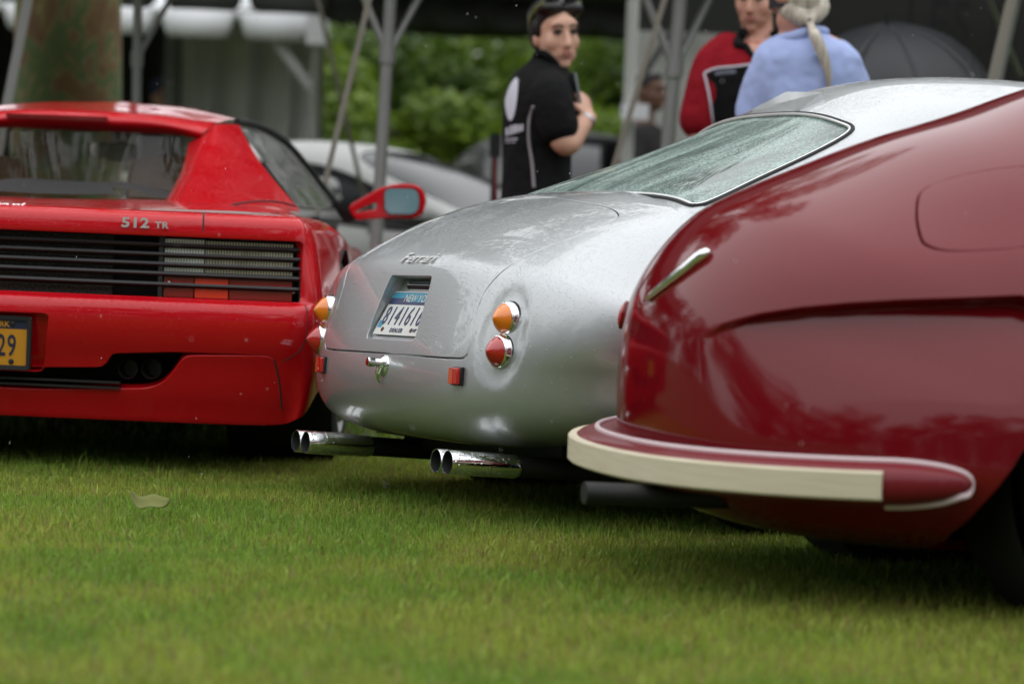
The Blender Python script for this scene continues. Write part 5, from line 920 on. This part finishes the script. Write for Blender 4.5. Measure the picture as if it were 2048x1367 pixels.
# ================================================================== people
def ell(c, r, R=None, n=16):
    th = np.linspace(0, PI, n); ph = np.arange(n * 2) * PI / n; G = np.array([[(math.sin(t) * math.cos(p), math.sin(t) * math.sin(p), math.cos(t)) for p in ph] for t in th]) * np.array(r)
    if R is not None: G = G @ np.array(R).T
    G = G + np.array(c); V, Fc = grid_geo(G[1:-1], False, True); V = list(V); m = n * 2; V += [G[0, 0], G[-1, 0]]; k = len(V) - 2
    Fc = [f[::-1] for f in Fc] + [(k, (j + 1) % m, j)[::-1] for j in range(m)] + [(k + 1, (n - 3) * m + j, (n - 3) * m + (j + 1) % m)[::-1] for j in range(m)]
    return V, Fc
def limb(P, r, n=18):
    P = np.asarray(P, float); r = np.asarray(r, float); t = np.linspace(0, 1, max(8, len(P) * 6)); Q = Spline(P)(t) if len(P) > 2 else even(P, len(t)); rr = np.interp(t, Spline(P).t if len(P) > 2 else [0, 1], r)
    V, Fc = tube_geo(Q, rr, n); o = list(V); out = [(o, Fc)]
    for e in (0, -1): out.append(ell(Q[e], (rr[e],) * 3, n=10))
    return out
def secs(S, n=28, k=6, pw=2.3):
    """closed trunk through level ovals: (centre xyz, half width along a, half width along b, turn)"""
    rows = []
    for c, hx, hy, tz in S:
        a = np.arange(n) * 2 * PI / n; r = (np.abs(np.cos(a)) ** pw + np.abs(np.sin(a)) ** pw) ** (-1 / pw); X, Y = hx * r * np.cos(a), hy * r * np.sin(a); rows.append(np.stack([c[0] + X * math.cos(tz) - Y * math.sin(tz), c[1] + X * math.sin(tz) + Y * math.cos(tz), np.full(n, c[2])], -1))
    R = np.array(rows); G = np.array([spl(R[:, j], len(S) * k) for j in range(n)]).transpose(1, 0, 2); V, Fc = grid_geo(G, False, True); Fc = list(Fc); m = len(G); Fc.append(tuple(range(n))[::-1]); Fc.append(tuple((m - 1) * n + j for j in range(n))); return V, Fc
def organic(name, parts, voxel, m, parent=None, smooth=4):
    """several closed solids melted into one continuous skin"""
    mb = MB()
    for p in parts:
        for V, Fc in (p if isinstance(p, list) else [p]): mb.add(V, Fc)
    o = mk('tmp', mb.V, mb.F, m); md = o.modifiers.new('r', 'REMESH'); md.mode = 'VOXEL'; md.voxel_size = voxel; md.use_smooth_shade = True
    if smooth: s_ = o.modifiers.new('s', 'SMOOTH'); s_.iterations = smooth; s_.factor = .5
    dg = bpy.context.evaluated_depsgraph_get(); dg.update(); me = bpy.data.meshes.new_from_object(o.evaluated_get(dg)); od = o.data; bpy.data.objects.remove(o); bpy.data.meshes.remove(od); me.name = name; me.materials.clear(); me.shade_smooth(); return link(name, me, m, parent)
SKIN = mat('skin', (.62, .36, .26), .5, sss=.15, spec=.35); SKIN2 = mat('skin_rosy', (.56, .29, .21), .5, sss=.15, spec=.35); LIP = mat('lips', (.40, .16, .13), .5); EYE = mat('eye_dark', (.02, .015, .012), .3); BROW = mat('brow', (.025, .018, .014), .8); EYEW = mat('eye_white', (.6, .58, .55), .3)
def rotz(a): c, s = math.cos(a), math.sin(a); return np.array([(c, -s, 0), (s, c, 0), (0, 0, 1.)])
def rotx(a): c, s = math.cos(a), math.sin(a); return np.array([(1., 0, 0), (0, c, -s), (0, s, c)])
def roty(a): c, s = math.cos(a), math.sin(a); return np.array([(c, 0, s), (0, 1., 0), (-s, 0, c)])
def head_parts(c, R, k=1.):
    """head looking along -y in its own axes; k scales it (1 = 0.23 m tall)"""
    tf = lambda p: np.array(c) + R @ (np.array(p) * k); E = lambda p, r: ell(tf(p), np.array(r) * k, R)
    P = [E((0, .018, .035), (.073, .092, .088)), E((0, -.012, -.02), (.065, .079, .082)), E((0, -.038, -.062), (.053, .047, .042)), E((0, -.074, -.096), (.020, .016, .016)), E((0, -.070, .038), (.050, .022, .030))]
    for s in (1, -1): P += [E((s * .034, -.052, -.022), (.028, .028, .034)), E((s * .073, .014, -.008), (.010, .018, .031))]
    P.append(limb([tf((0, -.086, .018)), tf((0, -.100, -.010)), tf((0, -.108, -.030))], np.array([.008, .010, .013]) * k)); P.append(E((0, -.096, -.034), (.018, .012, .009))); P.append(E((0, -.074, -.058), (.030, .020, .026))); return P, tf
def face(body, c, R, k, tf, open_eyes=True):
    for s in (1, -1):
        mk('eyebrow', *limb([tf((s * .012, -.090, .032)), tf((s * .030, -.088, .038)), tf((s * .048, -.074, .031))], np.array([.003, .0032, .0015]) * k, 8)[0], BROW, body)
        V, Fc = ell(tf((s * .030, -.079, .012)), np.array((.0135, .0085, .0042)) * k, R, 10); e_ = mk('eye', V, Fc, EYE, body); V, Fc = ell(tf((s * .030, -.0855, .012)), np.array((.0075, .004, .0072)) * k, R, 8); mk('iris', V, Fc, EYE, e_)
        mk('upper_lid', *limb([tf((s * .013, -.084, .014)), tf((s * .030, -.090, .0215)), tf((s * .047, -.077, .014))], np.array([.002, .0028, .002]) * k, 8)[0], EYE, body)
    mb = MB(); mb.add(*ell(tf((0, -.0945, -.0575)), np.array((.024, .008, .0045)) * k, R, 10)); mb.add(*ell(tf((0, -.0935, -.0665)), np.array((.019, .008, .0055)) * k, R, 10)); mb.build('lips', LIP, body)
def hand_parts(w_, d, nrm, k=1., curl=.5, side=1):
    """palm with five fingers; w_ = wrist, d = direction of the fingers, nrm = back of the hand"""
    d = np.array(d, float); d /= np.linalg.norm(d); nrm = np.array(nrm, float); nrm -= d * (nrm @ d); nrm /= np.linalg.norm(nrm); s = np.cross(d, nrm) * side; R = np.stack([s, d, nrm], 1); P = [ell(w_ + d * .048 * k, (.040 * k, .054 * k, .016 * k), R)]
    for i, (o_, L) in enumerate(((-.028, .066), (-.0095, .076), (.0095, .072), (.028, .056))):
        b = w_ + d * (.088 - abs(o_) * .25) * k + s * o_ * k; a1 = curl * .7; a2 = curl * 1.6; m1 = b + (d * math.cos(a1) - nrm * math.sin(a1)) * L * .5 * k; t = m1 + (d * math.cos(a2) - nrm * math.sin(a2)) * L * .5 * k; P.append(limb([b, m1, t], np.array([.0092, .0088, .0072]) * k, 10))
    b = w_ + d * .025 * k - s * .032 * k; P.append(limb([b, b - s * .026 * k + d * .030 * k - nrm * .008 * k, b - s * .030 * k + d * .062 * k - nrm * .016 * k], np.array([.013, .0105, .008]) * k, 10)); return P

# ---- woman in black, seen from her right, looking round
Y = 11.25; A = lambda px, py, dy=0.: at(px, py, Y + dy)
def level(px, py, dy, hx, hy, tz): return (A(px, py, dy), hx, hy, tz)
hc = A(1113, 72, 0); HR = rotz(math.radians(22)) @ roty(math.radians(-5)) @ rotx(math.radians(3)); hp, tf = head_parts(hc, HR, 1.08)
tw = math.radians(12)
el_, wr_ = A(1132, 288, -.18), A(1178, 236, -.09); sh = A(1100, 186, -.155); el2, wr2 = A(1120, 285, .30), A(1166, 235, .16); sh2 = A(1096, 176, .16)
legs = []
for sg in (-.09, .09): legs.append(limb([A(1072, 440, sg), np.array([A(1072, 440)[0] + .02, Y + sg, .48]), np.array([A(1072, 440)[0], Y + sg, .09])], [.085, .060, .042])); legs.append(limb([np.array([A(1072, 440)[0] - .03, Y + sg, .05]), np.array([A(1072, 440)[0] + .16, Y + sg, .04])], [.04, .032]))
body_p = hp + [limb([tf((0, .02, -.06)), A(1097, 128, 0)], [.050, .055])] + [limb([sh, el_, el_ * .5 + wr_ * .5, wr_], [.052, .047, .041, .029]), limb([sh2, el2, wr2], [.050, .043, .029])] + hand_parts(wr_, A(1162, 190, -.05) - wr_, (.75, -.65, .1), .98, .45, 1) + hand_parts(wr2, A(1172, 200, .10) - wr2, (.6, .8, .1), .98, .6, -1) + [secs([level(1097, 122, 0, .05, .055, 0), level(1086, 178, 0, .09, .13, tw), level(1078, 240, 0, .10, .15, tw), level(1074, 340, 0, .10, .14, tw), level(1072, 440, 0, .11, .15, tw)])] + legs
wm = organic('person', body_p, .006, SKIN, None, 9); tag(wm, 'person in black short sleeved shirt looking back over one shoulder, sunglasses pushed onto dark hair', 'person')
face(wm, hc, HR, 1.08, tf)
BLKC = mat('black_cotton', (.0065, .0065, .007), .9, spec=.2); add_bump(BLKC, 14, .6, .03, 3); WHT = mat('white_print', (.62, .62, .70), .6); GPI = mat('grey_piping', (.30, .28, .30), .6)
organic('shirt', [secs([level(1096, 110, 0, .056, .058, 0), level(1094, 122, 0, .066, .070, 0), level(1088, 142, 0, .094, .115, tw), level(1083, 168, 0, .118, .165, tw), level(1078, 225, 0, .131, .185, tw), level(1074, 300, 0, .127, .165, tw), level(1073, 360, 0, .126, .168, tw), level(1072, 420, 0, .134, .18, tw)]), limb([A(1096, 176, -.10), A(1101, 192, -.15), A(1108, 222, -.17), A(1116, 250, -.175)], [.074, .082, .080, .078]), limb([A(1092, 172, .11), A(1112, 255, .24)], [.070, .070])], .009, BLKC, wm, 3)
organic('trousers', [secs([level(1072, 395, 0, .125, .165, tw), level(1072, 430, 0, .13, .17, tw), level(1072, 470, 0, .12, .165, tw)])] + [limb([A(1072, 450, sg), np.array([A(1072, 440)[0] + .02, Y + sg, .48]), np.array([A(1072, 440)[0], Y + sg, .08])], [.10, .075, .065]) for sg in (-.085, .085)], .012, BLKC, wm, 3)
DHAIR = mat('dark_hair', (.008, .006, .006), .4); E = lambda p, r: ell(tf(p), np.array(r) * 1.08, HR)
organic('hair', [E((0, .036, .058), (.085, .098, .082)), E((0, .06, .01), (.076, .075, .085)), E((.045, -.028, .094), (.042, .048, .030)), E((-.03, -.028, .098), (.050, .048, .029)), E((-.066, .03, .03), (.022, .05, .05)), E((.066, .03, .03), (.022, .05, .05)), E((0, .105, -.02), (.04, .035, .05))], .007, DHAIR, wm, 3)
sgl = empty('sunglasses'); sgl.parent = wm
for s in (1, -1): V, Fc = ell(tf((s * .034, -.050, .126)), np.array((.027, .013, .018)) * 1.08, HR @ rotx(.7), 12); mk('lens', V, Fc, mat('shade_lens', (.02, .02, .025), .08, coat=1), sgl); mb = MB(); mb.tube(spl([tf((s * .068, -.050, .115)), tf((s * .086, -.005, .085)), tf((s * .084, .045, .040))], 10), .006, 8); mb.build('temple', mat('olive_plastic', (.16, .17, .03), .4), sgl)
o = MB().tube(spl([A(1072, 112, -.03), A(1082, 106, -.065), A(1100, 116, -.075), A(1118, 134, -.05)], 14), .014, 10).build('collar', BLKC, wm)
# print on her back, piping, bracelet, tablet
sh_o = [o_ for o_ in wm.children if o_.name.startswith('shirt')][0]
from mathutils.bvhtree import BVHTree
def bvh_of(o): me = o.data; return BVHTree.FromPolygons([v.co.copy() for v in me.vertices], [tuple(p.vertices) for p in me.polygons])
def on_skin(bv, px, py, lift=.003):
    h = bv.ray_cast(Vector(c_o), Vector(ray(px, py)).normalized()); return None if h[0] is None else (np.array(h[0]) + np.array(h[1]) * lift, np.array(h[1]))
def decal(name, bv, poly, m, par, n=10, lift=.003):
    """flat print laid on cloth: polygon in photo pixels dropped on the surface it is printed on"""
    P = np.asarray(poly, float); c = P.mean(0); V, Fc = [], []; m_ = len(P); ok = True; cur = None
    rings = np.linspace(0, 1, n)[1:]; h = on_skin(bv, *c, lift); V.append(h[0] if h else None)
    for f in rings:
        for p in P: h = on_skin(bv, *(c + (p - c) * f), lift); V.append(h[0] if h else None)
    for j in range(m_): Fc.append((0, 1 + j, 1 + (j + 1) % m_))
    for i in range(n - 2):
        for j in range(m_): a = 1 + i * m_; Fc.append((a + j, a + m_ + j, a + m_ + (j + 1) % m_, a + (j + 1) % m_))
    Fc = [f for f in Fc if all(V[k] is not None for k in f)]; V = [v if v is not None else (0, 0, -1) for v in V]
    use = sorted({k for f in Fc for k in f}); mp = {k: i for i, k in enumerate(use)}
    if not Fc: return None
    return mk(name, [V[k] for k in use], [tuple(mp[k] for k in f) for f in Fc], m, par)
bv = bvh_of(sh_o)
decal('shield_print', bv, even(spl([(1035, 155), (1037, 175), (1034, 205), (1029, 230), (1022, 243), (1015, 230), (1011, 205), (1014, 190), (1022, 170)], 40, True), 30, True), WHT, wm)
for i, (xa, xb, ya, yb) in enumerate(((1013, 1018, 256, 272), (1021, 1026, 252, 270), (1028, 1034, 250, 267), (1036, 1041, 250, 265), (1043, 1047, 249, 263), (1012, 1036, 277, 280), (1012, 1032, 284, 286))): decal('shirt_print', bv, [(xa, ya), (xb, ya - 1), (xb, yb - 1), (xa, yb)], WHT, wm, 4)
pp_ = [on_skin(bv, *p) for p in ((1068, 213), (1062, 228), (1058, 250), (1059, 290), (1063, 315), (1066, 345), (1068, 375))]; pp_ = [h[0] for h in pp_ if h]
if len(pp_) > 3: mb = MB(); mb.tube(spl(pp_, 24), .006, 8); mb.build('side_piping', GPI, wm)
V, Fc = revolve([(-.006, .031), (-.006, .035), (.006, .035), (.006, .031)], wr_ - (wr_ - el_) * .10, wr_ - el_, 20); mk('bracelet', V, Fc, STEEL, wm, sharp=40)
tb0 = A(1150, 200, -.03); tab = MB().box((0, 0, 0), (.008, .14, .20), rotz(.25) @ roty(-.22)).build('tablet', mat('tablet_grey', (.16, .17, .18), .25, coat=1), None); tab.data.transform(Matrix.Translation(tb0)); tag(tab, 'thin dark tablet held to the chest of the person in black', 'tablet')

# ---- man in red and black shirt, facing us
Y = 11.75; hc = A(1512, 2, 0); HR = rotz(math.radians(-18)) @ rotx(math.radians(8)); hp, tf = head_parts(hc, HR, 1.05)
shl, shr = A(1432, 112, .0), A(1600, 110, .02); ell_, ebr = A(1400, 250, -.02), A(1640, 255, .0); base = A(1515, 330)
legs = [limb([np.array([base[0] + s * .10, Y, .92]), np.array([base[0] + s * .11, Y - .02, .50]), np.array([base[0] + s * .11, Y, .09])], [.10, .07, .05]) for s in (1, -1)] + [limb([np.array([base[0] + s * .11, Y + .04, .05]), np.array([base[0] + s * .13, Y - .17, .04])], [.045, .036]) for s in (1, -1)]
arms = [limb([shl, ell_, np.array([ell_[0] + .03, Y - .14, .95])], [.055, .045, .032]), limb([shr, ebr, np.array([ebr[0] - .02, Y - .12, .95])], [.055, .045, .032])]; hands = hand_parts(np.array([ell_[0] + .03, Y - .14, .95]), (.1, -.3, -1), (-1, 0, 0), 1.05, .4, 1) + hand_parts(np.array([ebr[0] - .02, Y - .12, .95]), (-.1, -.3, -1), (1, 0, 0), 1.05, .4, -1)
tr_ = [level(1513, 82, 0, .065, .06, 0), level(1513, 110, 0, .17, .09, 0), level(1513, 170, 0, .185, .11, 0), level(1515, 260, 0, .165, .105, 0), (np.array([base[0], Y, 1.0]), .155, .10, 0), (np.array([base[0], Y, .88]), .165, .11, 0)]
mr = organic('person', hp + [limb([tf((0, .02, -.06)), A(1513, 100, .0)], [.060, .066])] + arms + hands + legs + [secs(tr_)], .007, SKIN2, None, 8); tag(mr, 'person in red and black collared shirt standing beside the light blue shirt', 'person'); face(mr, hc, HR, 1.05, tf)
REDC = mat('red_cotton', (.26, .006, .014), .9, spec=.2); add_bump(REDC, 12, .6, .03, 3)
so_ = organic('shirt', [secs([level(1513, 86, 0, .085, .075, 0), level(1513, 104, 0, .17, .105, 0), level(1513, 130, 0, .205, .125, 0), level(1513, 180, 0, .20, .13, 0), level(1515, 260, 0, .185, .125, 0), level(1515, 330, 0, .18, .125, 0), level(1515, 380, 0, .18, .125, 0)]), limb([A(1455, 104, 0), A(1432, 130, 0), A(1416, 175, -.01), A(1400, 238, -.02)], [.078, .088, .086, .084]), limb([A(1580, 112, 0), A(1625, 235, 0)], [.075, .080])], .010, REDC, mr, 3)
organic('trousers', [secs([(np.array([base[0], Y, 1.02]), .165, .115, 0), (np.array([base[0], Y, .95]), .17, .12, 0), (np.array([base[0], Y, .86]), .165, .12, 0)])] + [limb([np.array([base[0] + s * .09, Y, .90]), np.array([base[0] + s * .11, Y - .02, .50]), np.array([base[0] + s * .11, Y, .08])], [.10, .085, .075]) for s in (1, -1)], .014, mat('charcoal_cloth', (.03, .03, .033), .85), mr, 3)
bv = bvh_of(so_); decal('chest_panel', bv, [(1415, 148), (1430, 140), (1470, 135), (1505, 131), (1545, 132), (1560, 200), (1560, 300), (1432, 300), (1424, 220)], BLKC, mr, 12)
for P_ in (((1409, 147), (1430, 138), (1468, 134), (1503, 130), (1545, 131)), ((1409, 148), (1416, 180), (1422, 220), (1428, 270))):
    q_ = [h[0] for h in (on_skin(bv, *p, .004) for p in P_) if h]; mb = MB(); mb.tube(spl(q_, 20), .0045, 8); mb.build('piping', WHT, mr)
decal('chest_print', bv, [(1430, 143), (1472, 139), (1472, 147), (1430, 151)], mat('grey_print', (.14, .15, .19), .7), mr, 5, .0045)
decal('bare_chest', bv, [(1492, 88), (1540, 86), (1532, 100), (1511, 116), (1500, 104)], SKIN2, mr, 6, .004)
for P_ in (((1488, 62), (1478, 78), (1476, 92), (1490, 95), (1498, 104), (1510, 117)), ((1545, 62), (1556, 80), (1548, 92), (1530, 103), (1512, 117))):
    q_ = [(on_skin(bv, *p, .006) or (A(*p, -.06),))[0] for p in P_]; mb = MB(); mb.tube(spl(q_, 20), np.interp(np.linspace(0, 1, 20), [0, .5, 1], [.018, .017, .008]), 10); mb.build('collar', BLKC, mr)
E_ = lambda p, r: ell(tf(p), np.array(r) * 1.05, HR); organic('hair', [E_((0, .03, .055), (.080, .095, .080)), E_((0, -.03, .10), (.06, .05, .03))], .008, mat('brown_hair', (.03, .02, .012), .6), mr, 2)

# ---- man with a long pale ponytail, seen from behind
Y = 10.8; hc = A(1592, 6, 0); HR = rotz(math.radians(150)) @ rotx(math.radians(2)); hp, tf = head_parts(hc, HR, 1.06); base = A(1615, 330)
legs = [limb([np.array([base[0] + s * .10, Y, .90]), np.array([base[0] + s * .11, Y + .02, .48]), np.array([base[0] + s * .11, Y, .09])], [.10, .07, .05]) for s in (1, -1)] + [limb([np.array([base[0] + s * .11, Y - .04, .05]), np.array([base[0] + s * .13, Y + .17, .04])], [.045, .036]) for s in (1, -1)]
arms = [limb([A(1545, 126, .02), A(1520, 225, .02), np.array([A(1520, 225)[0] + .05, Y + .18, 1.0])], [.055, .048, .033]), limb([A(1676, 126, .02), A(1712, 225, .04), np.array([A(1712, 225)[0] - .03, Y + .18, 1.0])], [.055, .048, .033])]
hands = hand_parts(np.array([A(1520, 225)[0] + .05, Y + .18, 1.0]), (.3, .9, -.1), (0, 0, 1), 1.05, .5, 1) + hand_parts(np.array([A(1712, 225)[0] - .03, Y + .18, 1.0]), (-.3, .9, -.1), (0, 0, 1), 1.05, .5, -1)
tr_ = [level(1612, 62, 0, .06, .06, 0), level(1614, 95, 0, .16, .09, 0), level(1614, 170, 0, .17, .11, 0), (np.array([base[0], Y, 1.0]), .16, .11, 0), (np.array([base[0], Y, .87]), .165, .12, 0)]
mbk = organic('person', hp + [limb([tf((0, .02, -.06)), A(1606, 78, .0)], [.060, .066])] + arms + hands + legs + [secs(tr_)], .009, SKIN2, None, 3); tag(mbk, 'person in light blue shirt with long pale ponytail, back turned', 'person'); face(mbk, hc, HR, 1.06, tf)
BLUC = mat('light_blue_cotton', (.36, .44, .74), .8, sheen=.1); add_bump(BLUC, 6.5, 1., .05, 2)
organic('shirt', [secs([level(1608, 58, 0, .070, .070, 0), level(1610, 72, 0, .10, .085, 0), level(1614, 92, 0, .165, .115, 0), level(1615, 125, 0, .200, .135, 0), level(1615, 180, 0, .195, .140, 0), level(1615, 250, 0, .18, .135, 0), level(1615, 340, 0, .18, .135, 0), level(1615, 400, 0, .18, .13, 0)]), limb([A(1555, 112, 0), A(1530, 165, .0), A(1514, 222, .02)], [.072, .078, .080]), limb([A(1672, 116, 0), A(1698, 165, .0), A(1712, 222, .03)], [.070, .074, .076])], .010, BLUC, mbk, 3)
mb = MB(); mb.tube(spl([A(1562, 82, -.05), A(1590, 72, -.085), A(1625, 62, -.075), A(1650, 66, -.03)], 16), .020, 10); mb.build('collar', BLUC, mbk)
organic('trousers', [secs([(np.array([base[0], Y, 1.0]), .165, .12, 0), (np.array([base[0], Y, .93]), .17, .125, 0), (np.array([base[0], Y, .85]), .165, .125, 0)])] + [limb([np.array([base[0] + s * .09, Y, .88]), np.array([base[0] + s * .11, Y + .02, .48]), np.array([base[0] + s * .11, Y, .08])], [.10, .085, .075]) for s in (1, -1)], .014, mat('khaki_cloth', (.20, .16, .10), .85), mbk, 3)
PHAIR = mat('pale_hair', (.50, .44, .35), .5); add_noise_col(PHAIR, (.36, .31, .25), (.66, .60, .50), 60, 3, 0, (1, 1, .12))
tied = A(1618, 44, -.10)
organic('hair', [ell(A(1600, -2, -.01), (.100, .104, .080)), ell(A(1598, 22, -.03), (.078, .075, .045)), ell(A(1632, 14, -.03), (.050, .065, .050)), limb([A(1585, 20, -.06), A(1608, 38, -.09), tied], [.045, .03, .014]), limb([A(1640, 18, -.06), A(1628, 36, -.09), tied], [.035, .025, .013]), limb([tied, A(1630, 72, -.150), A(1642, 100, -.155), A(1652, 130, -.15), A(1657, 155, -.15), A(1658, 178, -.148)], [.010, .022, .022, .017, .012, .006])], .006, PHAIR, mbk, 2)
mb = MB(); V, Fc = revolve([(-.10, .105), (.0, .108), (.05, .095), (.085, .06), (.095, .002)], A(1598, -36, 0), (0, 0, 1), 28); mb.add(V, Fc); mb.build('cap', mat('dark_cap', (.02, .02, .022), .8), mbk)
mb = MB(); V, Fc = revolve([(-.008, .013), (-.008, .016), (.008, .016), (.008, .013)], tied, (.2, -.5, -1), 16); mb.add(V, Fc); mb.build('hair_tie', BLACK, mbk)

# ---- two people sitting in the shade of the tents
def sitter(label, px, py, Y, hairm, shirt_m, skin_m, turn, cap=None):
    """py is the eye line"""
    c = at(px, py, Y); R = rotz(turn); hp, tf = head_parts(c, R, 1.); x, z = c[0], c[2]; q = lambda a, b, h: np.array([x, Y, 0]) + R @ np.array([a, b, 0]) + (0, 0, h); dz = z - 1.17
    parts = hp + [limb([tf((0, .02, -.06)), q(0, .03, .98 + dz)], [.055, .06]), secs([(q(0, .03, .99 + dz), .06, .06, turn), (q(0, .03, .92 + dz), .17, .09, turn), (q(0, .03, .75 + dz), .17, .11, turn), (q(0, .04, .5 + dz), .16, .12, turn)])]
    for s in (1, -1): w_ = q(s * .14, -.33, .56 + dz); parts += [limb([q(s * .18, .03, .90 + dz), q(s * .23, -.02, .63 + dz), w_], [.05, .043, .03])] + hand_parts(w_, R @ np.array([-.2 * s, -1, -.2]), (0, 0, 1), 1, .4, s) + [limb([q(s * .10, .02, .48 + dz), q(s * .13, -.42, .50 + dz), q(s * .13, -.42, .08)], [.08, .06, .045]), limb([q(s * .13, -.38, .05), q(s * .14, -.60, .04)], [.04, .033])]
    o = organic('person', parts, .011, skin_m, None, 2); tag(o, label, 'person'); face(o, c, R, 1., tf)
    organic('shirt', [secs([(q(0, .03, .985 + dz), .075, .075, turn), (q(0, .03, .93 + dz), .18, .105, turn), (q(0, .03, .80 + dz), .19, .13, turn), (q(0, .04, .46 + dz), .175, .135, turn)])] + [limb([q(s * .15, .03, .91 + dz), q(s * .22, -.01, .70 + dz)], [.068, .066]) for s in (1, -1)], .013, shirt_m, o, 2)
    organic('trousers', [limb([q(s * .09, .04, .48 + dz), q(s * .13, -.40, .50 + dz), q(s * .13, -.42, .10)], [.11, .085, .065]) for s in (1, -1)], .014, mat('charcoal_cloth', (.03, .03, .033), .85), o, 2)
    E = lambda p, r: ell(tf(p), r, R); organic('hair', [E((0, .035, .055), (.082, .095, .078)), E((0, -.03, .10), (.06, .05, .025))], .009, hairm, o, 2)
    if cap: V, Fc = revolve([(-.05, .088), (.02, .086), (.06, .06), (.075, .002)], tf((0, .02, .08)), R @ np.array([0, -.1, 1.]), 24); c1 = mk('cap', V, Fc, cap, o); mb = MB(); mb.add([tf(p) for p in ((-.06, -.07, .04), (.06, -.07, .04), (.04, -.16, .03), (-.04, -.16, .03))], [(0, 1, 2, 3)]); mb.build('peak', cap, c1, smooth=False)
    ch = empty('folding_chair', (x, Y, 0), turn, 'black folding chair under the ' + label.split(',')[0], 'chair', 'folding chairs in the tents'); h0 = .40 + dz; mb = MB(); mb.box((0, -.12, h0 - .0), (.44, .46, .03)); mb.build('seat', BLACK, ch, smooth=False); mb = MB(); mb.box((0, .20, h0 + .33), (.42, .025, .26)); mb.build('backrest', BLACK, ch, smooth=False)
    for sx in (-.2, .2):
        for sy in (-.3, .17): strut('leg', np.array([sx, sy, 0]), np.array([sx, sy if sy < 0 else .2, h0 - .01 if sy < 0 else h0 + .3]), .012, STEEL, ch, 8)
    return o
sitter('seated person with black hair, half hidden by the beige strap', 1300, 186, 18.3, DHAIR, mat('navy_black_cloth', (.015, .013, .013), .85), mat('skin_brown', (.16, .075, .045), .5), math.radians(60))
sitter('seated person in a blue cap inside the white tent', 324, 196, 24.6, mat('brown_hair', (.03, .02, .012), .6), mat('maroon_cloth', (.05, .012, .012), .85), SKIN2, math.radians(20), mat('blue_cap', (.01, .02, .12), .7))
